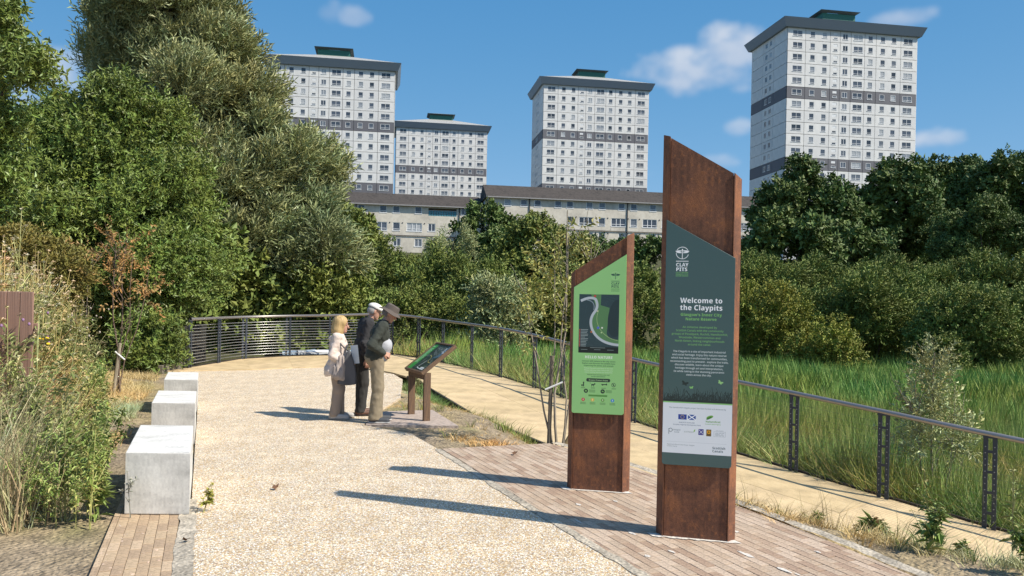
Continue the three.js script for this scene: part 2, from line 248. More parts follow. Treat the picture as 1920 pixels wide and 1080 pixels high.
{
  const r = rng(31), at = (i, t, s) => { const a = ST[i], b = ST[i + 1]; const ox = lerp(a[0], b[0], t), oz = lerp(a[1], b[1], t), ix = lerp(a[2], b[2], t), iz = lerp(a[3], b[3], t); return [lerp(ox, ix, s), lerp(lerp(a[4], b[4], t), lerp(a[5], b[5], t), clamp(s)), lerp(oz, iz, s)]; };
  for (let i = 0; i < ST.length - 1; i++) {
    const l = Math.hypot(ST[i + 1][0] - ST[i][0], ST[i + 1][1] - ST[i][1]), n = Math.max(1, Math.round(l / 1.3)), wide = Math.hypot(ST[i][0] - ST[i][2], ST[i][1] - ST[i][3]), m = Math.max(1, Math.round(wide / 1.35));
    for (let k = 0; k < n; k++) for (let j = 0; j < m; j++) {
      const e = 0.003, t0 = k / n + e / l, t1 = (k + 1) / n - e / l, s0 = j / m + e / wide, s1 = (j + 1) / m - e / wide;
      const p = [at(i, t0, s0), at(i, t0, s1), at(i, t1, s1), at(i, t1, s0)]; const dy = (r() - 0.5) * 0.003; p.forEach((v) => { v[1] += dy; });
      const g = quadPrism(p, 0.04), ang = Math.atan2(ST[i + 1][1] - ST[i][1], ST[i + 1][0] - ST[i][0]), u = g.attributes.uv; for (let q = 0; q < u.count; q++) { const x = u.getX(q), z = u.getY(q); u.setXY(q, x * Math.cos(ang) + z * Math.sin(ang), -x * Math.sin(ang) + z * Math.cos(ang)); }
      part('deck_panel', g, deckMats[(r() * 3) | 0], deck);
    }
    for (const s of i < 8 ? [-0.012] : [-0.012, 1.012]) {      // edge beams
      const a = at(i, 0, s), b = at(i, 1, s), nx = -(b[2] - a[2]) / l * 0.025, nz = (b[0] - a[0]) / l * 0.025;
      part('edge_beam', quadPrism([[a[0] + nx, a[1] + 0.03, a[2] + nz], [b[0] + nx, b[1] + 0.03, b[2] + nz], [b[0] - nx, b[1] + 0.03, b[2] - nz], [a[0] - nx, a[1] + 0.03, a[2] - nz]], 0.24), fascia, deck);
    }
  }
}

// ---------- the railing ----------
const fixMat = std([0.30, 0.31, 0.33], 0.5, { metalness: 0.4 }), steel = std([0.045, 0.055, 0.075], 0.5, { metalness: 0.3 }), railMat = std([0.32, 0.295, 0.28], 0.38, { metalness: 0.6 }), wire = std([0.55, 0.55, 0.54], 0.35, { metalness: 0.8 }), wireDark = std([0.12, 0.12, 0.12], 0.5, { metalness: 0.5 });
function along(path, step0) { const out = []; let acc = 0; for (let i = 0; i < path.length - 1; i++) { const a = V(...path[i]), b = V(...path[i + 1]), l = a.distanceTo(b), n = Math.max(1, Math.round(l / step0)); for (let k = 0; k < n; k++) out.push({ p: a.clone().lerp(b, k / n), d: b.clone().sub(a).setY(0).normalize() }); if (i === path.length - 2) out.push({ p: b, d: b.clone().sub(a).setY(0).normalize() }); } return out; }
function railing(label, path, posts, wireR, wires, railR) {
  const g = thing('railing', label, 'railing');
  const hb = new THREE.CatmullRomCurve3(path.map(([x, y, z]) => V(x, y + 1.2, z)), false, 'centripetal');
  part('handrail', new THREE.TubeGeometry(hb, path.length * 8, railR, 10), railMat, g);
  const flats = [], bolts = [];
  for (const s of [-1, 1]) { flats.push(box(0.052, 1.3, 0.02, s * 0.052, 0.53, 0)); for (let k = 0; k < wires; k++) { const b = new THREE.CylinderGeometry(0.008, 0.008, 0.04, 6); b.rotateX(Math.PI / 2); b.translate(s * 0.052, 0.1 + k * (1.02 / wires), 0); bolts.push(b); } }
  for (let k = 0; k < 4; k++) flats.push(box(0.06, 0.035, 0.016, 0, 0.2 + k * 0.26, 0)); flats.push(box(0.16, 0.03, 0.05, 0, 1.165, 0));
  const pg = merge(flats), bg = merge(bolts);
  for (const { p, d } of posts) { const m = part('post', pg, steel, g, [p.x, p.y, p.z]); m.rotation.y = Math.atan2(-d.z, d.x); const f = part('wire_fixing', bg, fixMat, m); f.userData.kind = 'stuff'; }
  for (let k = 0; k < wires; k++) { const y = 0.1 + k * (1.02 / wires); const c = new THREE.CatmullRomCurve3(path.map(([x, yy, z]) => V(x, yy + y, z)), false, 'centripetal'); part('infill_wire', new THREE.TubeGeometry(c, path.length * 6, wireR, 5), wireR < 0.005 ? wireDark : wire, g); }
  return g;
}
const rimP = ST.slice(0, 6).map((s) => [s[0], s[4], s[1]]), rampP = ST.slice(5).map((s) => [s[0], s[4], s[1]]);
const off = (p, i, a) => { const q = a[Math.min(i + 1, a.length - 1)], o = a[Math.max(i - 1, 0)], dx = q[0] - o[0], dz = q[2] - o[2], l = Math.hypot(dx, dz); return [p[0] - dz / l * 0.06, p[1], p[2] + dx / l * 0.06]; };
const rimQ = rimP.map(off), rampQ = rampP.map(off); rampQ[0] = rimQ[rimQ.length - 1].slice();
railing('steel railing with horizontal bars closing the far end of the platform', rimQ, along(rimQ, 1.75).slice(0, -1), 0.009, 13, 0.038);
railing('dark steel railing with paired posts sloping down beside the boardwalk ramp', rampQ, along(rampQ, 1.45), 0.0012, 13, 0.036);

// ---------- concrete seat blocks ----------
const concrete = std([0.78, 0.765, 0.74], 0.85, { map: tex(512, (u, v) => { const a = fbm(u * 4, v * 4, 3, 4, 4), b = fbm(u * 60, v * 12, 6, 3, 12), c = fbm(u * 70, v * 70, 1, 2, 70); const pit = noise3(u * 90, v * 90, 5, 90) > 0.93 ? 0.12 : 0; const st = clamp((fbm(u * 3 + 5, v * 9, 8, 4, 3) - 0.56) * 3); const k = 0.76 + 0.18 * a + 0.09 * b + 0.08 * c - pit - 0.14 * st; return [k, k, k * 0.99]; }), bumpMap: grainBump, bumpScale: 0.0008 });
function block(label, x, z, len) {   // x, z: front right corner at the gravel edge
  const c = Math.cos(0.37), s = Math.sin(0.37), shape = new THREE.Shape();
  shape.moveTo(0, 0); shape.lineTo(-0.485, -0.02); shape.lineTo(-0.485 - s * len, -0.02 + c * len); shape.lineTo(-s * len, c * len); shape.closePath();
  const g = new THREE.ExtrudeGeometry(shape, { depth: 0.474, bevelEnabled: true, bevelSize: 0.008, bevelThickness: 0.008, bevelSegments: 2 }); g.rotateX(-Math.PI / 2); g.translate(0, 0.008, 0); uvBox(g);
  const m = part('seat_block', g, concrete, scene); m.position.set(x, 0.003, z); m.rotation.y = 0; return tag(m, label, 'seat', 'concrete seat blocks along the path');
}
block('large white concrete seat block standing nearest, on the buff brick', -2.53, -6.24, 1.45);
block('white concrete seat block in the middle of the row of three', -3.71, -9.27, 1.3);
block('farthest white concrete seat block of the row, towards the platform', -4.77, -12.0, 1.3);

// ---------- rusty steel totems ----------
const rustTex = tex(768, (u, v) => {
  const a = fbm(u * 6, v * 6, 1, 5, 6), b = fbm(u * 40, v * 40, 2, 4, 40), c = fbm(u * 40, v * 4, 7, 4, 4), f = noise3(u * 256, v * 256, 3, 256);
  const t = clamp(0.1 + 1.9 * (0.4 * a + 0.3 * b + 0.4 * c - 0.36)); let col = [lerp(0.40, 0.63, t), lerp(0.295, 0.455, t), lerp(0.255, 0.365, t)];
  const o = clamp((b - 0.6) * 5) * 0.6 + clamp((a - 0.6) * 5) * 0.4; col = [lerp(col[0], 0.66, o), lerp(col[1], 0.46, o), lerp(col[2], 0.31, o)]; const k = 0.85 + 0.3 * f; return col.map((q) => q * k);
});
const rust = std([0.77, 0.635, 0.51], 0.85, { map: rustTex, bumpMap: rustTex, bumpScale: 0.0025 });
const W2 = 0.29, FR = 0.232, DP = 0.2;
function prismUnderSlope(pts, yl, yr, lift = 0) {   // plan polygon (x, z) extruded up to a sloping top
  const top = (x) => lerp(yl, yr, (x + W2) / (2 * W2)) + lift, pos = [], n = pts.length, tri = (a, b, c) => pos.push(...a, ...b, ...c);
  for (let i = 0; i < n; i++) { const [x0, z0] = pts[i], [x1, z1] = pts[(i + 1) % n]; const a = [x0, 0, z0], b = [x1, 0, z1], c = [x1, top(x1), z1], d = [x0, top(x0), z0]; tri(a, b, c); tri(a, c, d); }
  for (let i = 1; i < n - 1; i++) { const T = (k) => [pts[k][0], top(pts[k][0]), pts[k][1]]; tri(T(0), T(i), T(i + 1)); }
  const g = new THREE.BufferGeometry(); g.setAttribute('position', new THREE.Float32BufferAttribute(pos, 3)); g.computeVertexNormals(); return uvBox(g, 1);
}
function panelMesh(parent, shape, x0, x1, y0, y1, canvas, edge, z) {
  const g = new THREE.ExtrudeGeometry(shape, { depth: 0.006, bevelEnabled: true, bevelSize: 0.002, bevelThickness: 0.002, bevelSegments: 1 }), p = g.attributes.position, u = g.attributes.uv;
  for (let i = 0; i < p.count; i++) u.setXY(i, (p.getX(i) - x0) / (x1 - x0), (p.getY(i) - y0) / (y1 - y0));
  const map = new THREE.CanvasTexture(canvas); map.colorSpace = THREE.SRGBColorSpace;
  const m = part('information_panel', g, [new THREE.MeshStandardMaterial({ map, roughness: 0.35 }), std(edge, 0.4)], parent, [0, 0, z]); return m;
}
function rounded(s, pts, r) { /* last two corners rounded: bottom right, bottom left */ const [tl, tr, br, bl] = pts; s.moveTo(...tl); s.lineTo(bl[0], bl[1] + r); s.quadraticCurveTo(bl[0], bl[1], bl[0] + r, bl[1]); s.lineTo(br[0] - r, br[1]); s.quadraticCurveTo(br[0], br[1], br[0], br[1] + r); s.lineTo(tr[0], tr[1]); s.closePath(); return s; }
function totem(label, a, b, yl, yr) {
  const mx = (a[0] + b[0]) / 2, mz = (a[1] + b[1]) / 2, turn = Math.atan2(-(b[1] - a[1]), b[0] - a[0]);
  const t = thing('sign_totem', label, 'sign', [mx, 0.002, mz], turn, 'rusty steel sign totems'), c = (W2 - FR);
  part('front_plate', prismUnderSlope([[-FR + 0.004, -0.03], [-FR + 0.004, -0.008], [FR - 0.004, -0.008], [FR - 0.004, -0.03]], yl, yr, -0.006), rust, t);
  part('core', prismUnderSlope([[-FR, -DP + 0.01], [-FR, -0.032], [FR, -0.032], [FR, -DP + 0.01]], yl, yr, -0.02), rust, t);
  part('edge_fold', prismUnderSlope([[-W2, -DP], [-W2, -0.098], [-W2 + 0.004, -0.086], [-FR - 0.010, -0.004], [-FR - 0.004, 0], [-FR, 0], [-FR, -DP]], yl, yr), rust, t);
  part('edge_fold', prismUnderSlope([[FR, -DP], [FR, 0], [FR + 0.004, 0], [FR + 0.010, -0.004], [W2 - 0.004, -0.086], [W2, -0.098], [W2, -DP]], yl, yr), rust, t);
  return t;
}
function ctx2d(w, h, bg) { const c = document.createElement('canvas'); c.width = w; c.height = h; const g = c.getContext('2d'); g.fillStyle = bg; g.fillRect(0, 0, w, h); return [c, g]; }
function spaced(g, str, x, y, w) { g.save(); const m = g.measureText(str).width; g.translate(x, y); g.scale(w / m, 1); g.fillText(str, 0, 0); g.restore(); }
function logo(g, x, y, s, ring, body, words, small) {   // dragonfly in an open ring over the two words
  g.strokeStyle = ring; g.lineWidth = s * 0.045; g.beginPath(); g.arc(x, y, s * 0.46, Math.PI * 0.08, Math.PI * 1.0); g.stroke(); g.beginPath(); g.arc(x, y, s * 0.46, Math.PI * 1.16, Math.PI * 1.84); g.stroke();
  g.strokeStyle = body; g.lineCap = 'round'; g.lineWidth = s * 0.05; g.beginPath(); g.moveTo(x, y - s * 0.25); g.lineTo(x, y + s * 0.42); g.stroke();
  g.fillStyle = body; for (const k of [-1, 1]) { g.beginPath(); g.ellipse(x + k * s * 0.27, y - s * 0.15, s * 0.25, s * 0.055, k * 0.06, 0, 7); g.fill(); g.beginPath(); g.ellipse(x + k * s * 0.25, y - s * 0.04, s * 0.22, s * 0.05, -k * 0.12, 0, 7); g.fill(); }
  g.beginPath(); g.arc(x, y - s * 0.27, s * 0.05, 0, 7); g.fill(); g.lineCap = 'butt';
  g.fillStyle = body; g.fillRect(x - s * 0.47, y + s * 0.62, s * 0.94, s * 0.05);
  g.textAlign = 'left'; g.fillStyle = words; g.font = `bold ${s * 0.4}px sans-serif`; spaced(g, 'CLAY', x - s * 0.47, y + s * 1.06, s * 0.94); spaced(g, 'PITS', x - s * 0.47, y + s * 1.42, s * 0.88);
  g.fillStyle = small; g.font = `bold ${s * 0.12}px sans-serif`; spaced(g, 'LOCAL NATURE', x - s * 0.47, y + s * 1.58, s * 0.94); spaced(g, 'INNER CITY', x - s * 0.47, y + s * 1.71, s * 0.94); spaced(g, 'NATURE RESERVE', x - s * 0.47, y + s * 1.84, s * 0.94);
}
function lines(g, arr, cx, y, dy, font, fill) { g.font = font; g.fillStyle = fill; g.textAlign = 'center'; arr.forEach((t, i) => g.fillText(t, cx, y + i * dy)); }
function butterfly(g, x, y, s, rot, fill) { g.save(); g.translate(x, y); g.rotate(rot); g.fillStyle = fill; for (const k of [-1, 1]) { g.beginPath(); g.ellipse(k * s * 0.5, -s * 0.25, s * 0.55, s * 0.32, -k * 0.6, 0, 7); g.fill(); g.beginPath(); g.ellipse(k * s * 0.35, s * 0.28, s * 0.36, s * 0.26, k * 0.5, 0, 7); g.fill(); } g.fillRect(-s * 0.06, -s * 0.45, s * 0.12, s * 0.95); g.restore(); }

// tall totem
{
  const t = totem('tall rusty steel totem with a dark teal welcome panel', [1.11, -5.92], [1.67, -5.78], 3.03, 2.68);
  const w = 512, h = 1920, [c, g] = ctx2d(w, h, '#48615f');
  logo(g, 122, 260, 100, '#ffffff', '#ffffff', '#ffffff', '#7fbf6a');
  lines(g, ['Welcome to', 'the Claypits'], 270, 650, 56, 'bold 55px sans-serif', '#ffffff');
  lines(g, ["Glasgow's Inner City", 'Nature Reserve'], 270, 752, 34, 'bold 31px sans-serif', '#86c56c');
  lines(g, ['An initiative developed by', 'Scottish Canals with the community', 'groups of Possilpark, Ruchill, Hamiltonhill,', 'Woodside, Westercommon and', 'North Kelvin, linking neighbourhoods', 'around the canal.'], 262, 846, 27, '22px sans-serif', '#86c56c');
  lines(g, ['The Claypits is a site of important industrial', 'and social heritage. Enjoy this nature reserve', 'which has been transformed for communities,', 'reconnecting past to present - explore the trails,', 'discover wildlife, learn about the unique', 'heritage through art and interpretation,', 'lie while taking in the stunning panoramic', 'views across the city.'], 262, 1036, 26, '20px sans-serif', '#f2f5f3');
  const r = rng(8); g.strokeStyle = '#22312f'; g.fillStyle = '#22312f';
  for (let i = 0; i < 240; i++) { const x = r() * w, l = 30 + 95 * r() * r() + (x > 250 ? 20 * r() : 0), b = (r() - 0.5) * 60; g.lineWidth = 1.5 + 2.5 * r(); g.beginPath(); g.moveTo(x, 1425); g.quadraticCurveTo(x, 1425 - l * 0.7, x + b, 1425 - l); g.stroke(); if (r() < 0.12) { g.beginPath(); g.ellipse(x + b, 1425 - l, 4, 12, b / 60, 0, 7); g.fill(); } }
  g.fillRect(0, 1405, w, 20);
  butterfly(g, 160, 1280, 26, 0.3, '#22312f'); butterfly(g, 210, 1310, 15, -0.2, '#8fce74'); butterfly(g, 422, 1262, 20, 0.5, '#9ed384');
  g.fillStyle = '#8cc878'; g.fillRect(0, 1424, w, 10); g.fillStyle = '#e9edf0'; g.fillRect(0, 1434, w, 392);
  lines(g, ['The Hamiltonhill Claypits project has been funded and delivered by'], 256, 1476, 0, '14px sans-serif', '#6b7a80');
  g.fillStyle = '#21409a'; g.fillRect(116, 1522, 62, 40); g.fillStyle = '#ffd83c'; for (let i = 0; i < 12; i++) { g.beginPath(); g.arc(147 + 13 * Math.cos(i * Math.PI / 6), 1542 + 13 * Math.sin(i * Math.PI / 6), 2.2, 0, 7); g.fill(); }
  g.fillStyle = '#1d4f9c'; g.fillRect(188, 1522, 58, 40); g.strokeStyle = '#ffffff'; g.lineWidth = 7; g.beginPath(); g.moveTo(188, 1522); g.lineTo(246, 1562); g.moveTo(246, 1522); g.lineTo(188, 1562); g.stroke();
  lines(g, ['EUROPE & SCOTLAND', 'European Regional Development Fund'], 180, 1590, 17, '12px sans-serif', '#4a5a74');
  g.fillStyle = '#6fae46'; g.beginPath(); g.ellipse(350, 1534, 26, 11, -0.35, 0, 7); g.fill(); g.fillStyle = '#3f7c38'; g.beginPath(); g.ellipse(344, 1542, 22, 7, -0.5, 0, 7); g.fill();
  lines(g, ['NatureScot'], 374, 1576, 0, 'bold 20px sans-serif', '#5a9b3c'); lines(g, ['Scotland\'s Nature Agency'], 374, 1592, 0, '10px sans-serif', '#5a9b3c');
  g.strokeStyle = '#5b6a70'; g.lineWidth = 4; g.beginPath(); g.arc(60, 1648, 13, 0, 7); g.moveTo(47, 1636); g.lineTo(47, 1680); g.stroke(); lines(g, ['Glasgow', 'Canal'], 106, 1650, 17, '15px sans-serif', '#5b6a70');
  lines(g, ['SUSTRANS'], 196, 1662, 0, '15px sans-serif', '#8a9690'); g.fillStyle = '#7fb34a'; g.beginPath(); g.ellipse(238, 1646, 4, 12, 0.4, 0, 7); g.fill();
  g.fillStyle = '#3b3a8c'; g.fillRect(268, 1630, 38, 46); g.strokeStyle = '#e9edf0'; g.lineWidth = 4; g.beginPath(); g.moveTo(270, 1634); g.lineTo(304, 1670); g.moveTo(276, 1664); g.lineTo(300, 1640); g.stroke();
  g.fillStyle = '#6b5320'; g.fillRect(326, 1630, 36, 52); g.fillStyle = '#e8a51f'; g.beginPath(); g.arc(344, 1650, 14, 0, 7); g.fill(); g.fillStyle = '#6b5320'; g.beginPath(); g.arc(344, 1650, 6, 0, 7); g.fill();
  g.strokeStyle = '#9aa4a8'; g.lineWidth = 1.5; g.strokeRect(382, 1644, 84, 38); lines(g, ['CITY COUNCIL'], 424, 1640, 0, '9px sans-serif', '#9aa4a8'); g.font = 'bold 34px sans-serif'; g.strokeText('GCC', 424, 1676);
  g.strokeStyle = '#a7b0b4'; g.lineWidth = 1; g.beginPath(); g.moveTo(30, 1738); g.lineTo(476, 1738); g.stroke();
  g.textAlign = 'left'; g.font = '11px sans-serif'; g.fillStyle = '#7d888c'; g.fillText('Registered office at Canal House, Glasgow', 34, 1764); g.fillText('Scottish Charity', 34, 1778);
  g.font = 'bold 25px sans-serif'; g.fillStyle = '#4a5d66'; g.fillText('Scottish', 372, 1780); g.fillText('Canals', 372, 1804);
  panelMesh(t, rounded(new THREE.Shape(), [[-0.249, 2.37], [0.249, 2.085], [0.249, 0.545], [-0.249, 0.545]], 0.025), -0.249, 0.249, 0.545, 2.37, c, [0.045, 0.08, 0.09], 0.008);
}
// smaller totem
{
  const t = totem('shorter rusty steel totem with a bright green map panel', [0.54, -7.39], [1.10, -7.27], 2.02, 2.41);
  const w = 512, h = 1600, [c, g] = ctx2d(w, h, '#9bd486');
  logo(g, 408, 212, 86, '#b8dd9f', '#2c5149', '#2c4a45', '#5a8f55');
  const mx = 54, my = 402, mw = 396, mh = 590; g.save(); g.beginPath(); g.rect(mx, my, mw, mh); g.clip();
  g.fillStyle = '#31474b'; g.fillRect(mx, my, mw, mh);
  const r = rng(4); g.strokeStyle = '#3f5a5e'; g.lineWidth = 2; for (let i = 0; i < 46; i++) { const x = mx + r() * mw, y = my + r() * mh, a = (r() < 0.5 ? 0.25 : 1.8) + (r() - 0.5) * 0.3, l = 40 + 120 * r(); g.beginPath(); g.moveTo(x, y); g.lineTo(x + Math.cos(a) * l, y + Math.sin(a) * l); g.stroke(); }
  g.fillStyle = '#5c8a58'; g.beginPath(); g.moveTo(170, 402); g.lineTo(272, 402); g.lineTo(268, 510); g.lineTo(356, 535); g.lineTo(332, 790); g.quadraticCurveTo(350, 860, 450, 850); g.lineTo(450, 905); g.quadraticCurveTo(300, 900, 210, 780); g.quadraticCurveTo(165, 700, 190, 600); g.lineTo(230, 540); g.closePath(); g.fill();
  g.strokeStyle = '#c3ccd0'; g.lineWidth = 26; g.lineJoin = 'round'; g.beginPath(); g.moveTo(70, 470); g.quadraticCurveTo(160, 420, 215, 450); g.quadraticCurveTo(255, 520, 205, 585); g.quadraticCurveTo(150, 660, 190, 760); g.quadraticCurveTo(260, 900, 460, 905); g.stroke();
  g.strokeStyle = '#8ea0a8'; g.lineWidth = 8; g.beginPath(); g.moveTo(130, 460); g.quadraticCurveTo(220, 470, 200, 560); g.stroke(); g.strokeStyle = '#b9d08f'; g.lineWidth = 4; g.beginPath(); g.moveTo(250, 560); g.quadraticCurveTo(210, 660, 260, 740); g.quadraticCurveTo(320, 840, 440, 860); g.stroke();
  g.fillStyle = '#263a3d'; g.beginPath(); g.ellipse(420, 640, 78, 190, 0.1, 0, 7); g.fill();
  for (const [x, y, q, s] of [[210, 420, '#d8353c', 11], [246, 737, '#5b6fd0', 13], [286, 737, '#f2f2e8', 9], [238, 570, '#f3ead0', 6], [280, 785, '#cfe6b0', 7], [180, 780, '#c4703c', 10]]) { g.fillStyle = q; g.beginPath(); g.arc(x, y, s, 0, 7); g.fill(); }
  g.fillStyle = '#e0654a'; for (let i = 0; i < 12; i++) { g.fillRect(60, 755 + i * 15, 9, 9); } g.fillStyle = '#b9c6c4'; for (let i = 0; i < 12; i++) g.fillRect(76, 757 + i * 15, 40 + 40 * r(), 4);
  g.fillStyle = '#15201f'; g.fillRect(mx, my + mh - 62, mw, 62); g.fillStyle = '#93a3a0'; for (const x of [110, 240, 370]) g.fillRect(x - 30, my + mh - 36, 64, 4); g.fillRect(170, my + mh - 56, 150, 4); g.restore();
  lines(g, ['HELLO NATURE'], 258, 1046, 0, 'bold 38px sans-serif', '#f4fbee');
  lines(g, ['Connect with nature in the city centre', 'Explore and discover the wildlife here', 'respecting the plants and animals'], 258, 1080, 22, 'bold 18px sans-serif', '#2f5a3a');
  lines(g, ['Follow the paths and keep to the trail', 'Please take your litter home with you', 'Leave nothing behind but footprints'], 258, 1150, 20, '17px sans-serif', '#d7efc8');
  lines(g, ['Find out more and plan your visit', 'on the canal website'], 258, 1214, 18, 'bold 14px sans-serif', '#2f5a3a');
  g.fillStyle = '#20352f'; g.beginPath(); g.roundRect(140, 1246, 236, 34, 14); g.fill(); lines(g, ['Respect Protect Enjoy'], 258, 1270, 0, 'bold 18px sans-serif', '#b8dd9f');
  g.fillStyle = '#20352f'; g.fillRect(108, 1296, 10, 34); g.beginPath(); g.arc(113, 1290, 7, 0, 7); g.fill(); g.fillRect(92, 1310, 12, 18);
  g.fillRect(190, 1304, 30, 13); g.fillRect(192, 1314, 5, 15); g.fillRect(213, 1314, 5, 15); g.beginPath(); g.arc(224, 1302, 7, 0, 7); g.fill(); g.fillRect(176, 1292, 8, 5);
  g.fillRect(290, 1300, 56, 9); g.fillRect(296, 1306, 12, 9); g.fillRect(336, 1294, 10, 18); g.strokeStyle = '#20352f'; g.lineWidth = 4; g.beginPath(); g.arc(410, 1306, 19, 0, 7); g.moveTo(397, 1293); g.lineTo(423, 1319); g.stroke(); g.fillRect(406, 1296, 7, 22);
  for (const x of [138, 304]) { g.beginPath(); g.arc(x, 1374, 21, 0, 7); g.fill(); } g.fillStyle = '#7eb866'; g.beginPath(); g.arc(138, 1374, 10, 0, 7); g.fill(); g.beginPath(); g.ellipse(304, 1374, 12, 6, 0.5, 0, 7); g.fill();
  g.fillStyle = '#4e7f49'; for (const x of [170, 334]) for (let k = 0; k < 3; k++) g.fillRect(x, 1362 + k * 10, 60, 4); for (const x of [88, 186, 292, 392]) for (let k = 0; k < 2; k++) g.fillRect(x, 1338 + k * 7, 42, 3);
  g.fillStyle = '#5a9a48'; g.fillRect(164, 1410, 186, 18);
  [[112, '#c8413a'], [206, '#e9c24f'], [306, '#6fa84c'], [402, '#3f8fd0']].forEach(([x, q]) => { g.fillStyle = q; g.beginPath(); g.arc(x, 1462, 17, 0, 7); g.fill(); g.fillStyle = '#f6f6ea'; g.fillRect(x - 3, 1453, 6, 16); g.fillStyle = '#4e7f49'; for (let k = 0; k < 3; k++) g.fillRect(x - 28, 1488 + k * 8, 56, 3); });
  panelMesh(t, rounded(new THREE.Shape(), [[-0.245, 1.89], [0.235, 2.2], [0.235, 0.72], [-0.245, 0.72]], 0.022), -0.245, 0.235, 0.72, 2.2, c, [0.21, 0.46, 0.14], 0.008);
}
// white mortar squeezed out under the totems, and smears on the bricks
{
  const mortar = std([0.62, 0.58, 0.53], 0.95, { bumpMap: grainBump, bumpScale: 0.01 }), r = rng(91);
  const blob = (x, z, rx, rz, y) => { const p = [], ph = r() * 6; for (let i = 0; i < 22; i++) { const a = i / 22 * 6.283, k = 0.45 + 0.75 * noise3(Math.cos(a) * 2.1 + ph, Math.sin(a) * 2.1, ph); const u = Math.cos(a) * rx * k, v = Math.sin(a) * rz * k; p.push([x + u * 0.375 + v * 0.927 * -1, z + u * 0.927 + v * 0.375]); } return flat(p, y); };
  const skirt = (a, b, n) => { const p = [], q = []; for (let i = 0; i <= n; i++) { const t = -0.06 + 1.12 * i / n, x = lerp(a[0], b[0], t), z = lerp(a[1], b[1], t), k = 0.014 + 0.03 * noise3(i * 0.35, 2, a[0]); p.push([x - 0.02, z - 0.06]); q.push([x + 0.01, z + k]); } return flat(p.concat(q.reverse()), 0.0055); };
  part('mortar_smear', skirt([1.11, -5.92], [1.67, -5.78], 40), mortar, pavingR); part('mortar_smear', skirt([0.54, -7.39], [1.10, -7.27], 40), mortar, pavingR);
  for (let i = 0; i < 26; i++) { const t = r(), x = lerp(0.2, 2.4, r()), z = lerp(-7.6, -4.3, r()); if (!inside(BRICK_R, x, z)) continue; part('mortar_smear', blob(x, z, 0.03 + 0.10 * r() * r(), 0.008 + 0.014 * r(), 0.0045), mortar, pavingR); }
}

// ---------- lectern sign ----------
const plinth = (() => { const g = slab([[-2.02, -11.05], [-0.72, -11.1], [-1.25, -12.75], [-2.15, -12.4]], 0.006, 0.1); return structure('stone_pad', g, std([0.44, 0.36, 0.31], 0.9, { map: brickGrain, bumpMap: grainBump, bumpScale: 0.006 }), 'pale stone pad under the lectern sign'); })();
{
  const t = thing('lectern_sign', 'low rusty steel lectern with a tilted picture panel beside the visitors', 'sign', [-1.42, 0.007, -11.85], Math.atan2(0.416, 0.91));
  // local: x up the slope, z towards the camera along the panel's width
  const woody = std([0.62, 0.74, 0.68], 0.8, { map: rustTex, bumpMap: rustTex, bumpScale: 0.002 });
  for (const z of [-0.37, 0.37]) part('leg', merge([rbox(0.10, 0.70, 0.06, 0.004, 0.05, 0.35, z)]), woody, t);
  part('cross_bar', rbox(0.05, 0.07, 0.68, 0.004, 0.03, 0.63, 0), woody, t);
  const tilt = 0.66, tray = new THREE.Group(); tray.name = 'tray'; tray.position.set(-0.03, 0.70, 0); tray.rotation.z = tilt; t.add(tray);
  part('rim', merge([rbox(0.66, 0.06, 0.03, 0.004, 0.31, 0, 0.40), rbox(0.66, 0.06, 0.03, 0.004, 0.31, 0, -0.40), rbox(0.03, 0.06, 0.77, 0.004, -0.005, 0, 0), rbox(0.03, 0.06, 0.77, 0.004, 0.625, 0, 0), box(0.6, 0.02, 0.77, 0.31, -0.012, 0)]), woody, tray);
  const w = 800, h = 600, [c, g] = ctx2d(w, h, '#24332f'), r = rng(6);
  g.fillStyle = '#3f9a47'; g.fillRect(0, 0, 200, h); g.fillStyle = '#dff0d8'; g.font = 'bold 30px sans-serif'; g.textAlign = 'left'; g.fillText('Canal', 24, 70); for (let i = 0; i < 16; i++) g.fillRect(24, 110 + i * 22, 100 + 50 * r(), 5);
  for (let i = 0; i < 150; i++) { const q = r(); g.fillStyle = ['#2d4038', '#34504a', '#1c2a28', '#47594f', '#5c6660'][(q * 5) | 0]; g.fillRect(200 + r() * 580, r() * 560, 10 + 70 * r(), 8 + 40 * r()); }
  for (let i = 0; i < 60; i++) { g.fillStyle = ['#8a9296', '#6e757a', '#a3a8aa'][(r() * 3) | 0]; g.fillRect(330 + r() * 330, 40 + r() * 190, 8 + 20 * r(), 6 + 14 * r()); }
  g.fillStyle = '#49687a'; g.beginPath(); g.moveTo(520, 330); g.lineTo(800, 250); g.lineTo(800, 0); g.lineTo(700, 0); g.lineTo(640, 230); g.closePath(); g.fill();
  g.strokeStyle = '#cdb964'; g.lineWidth = 10; g.beginPath(); g.moveTo(360, 260); g.quadraticCurveTo(480, 260, 520, 360); g.quadraticCurveTo(580, 430, 690, 400); g.stroke();
  g.strokeStyle = '#dfe6e4'; g.lineWidth = 14; g.beginPath(); g.moveTo(470, 380); g.lineTo(380, 540); g.lineTo(520, 560); g.stroke(); g.fillStyle = '#e8eceb'; for (let i = 0; i < 7; i++) g.fillRect(640 + 40 * r(), 60 + i * 18, 30 + 60 * r(), 9); g.fillRect(540, 520, 170, 50); g.fillStyle = '#3c4a52'; g.fillRect(560, 538, 120, 8);
  const pg = new THREE.BoxGeometry(0.595, 0.01, 0.765), pu = pg.attributes.uv; // top face: u along width (far to near), v up the slope
  const pp = pg.attributes.position; for (let i = 0; i < pp.count; i++) pu.setXY(i, 0.5 + pp.getZ(i) / 0.765, 0.5 + pp.getX(i) / 0.595);
  const map = new THREE.CanvasTexture(c); map.colorSpace = THREE.SRGBColorSpace; part('picture_panel', pg, new THREE.MeshStandardMaterial({ map, roughness: 0.35 }), tray, [0.31, 0.012, 0]);
}

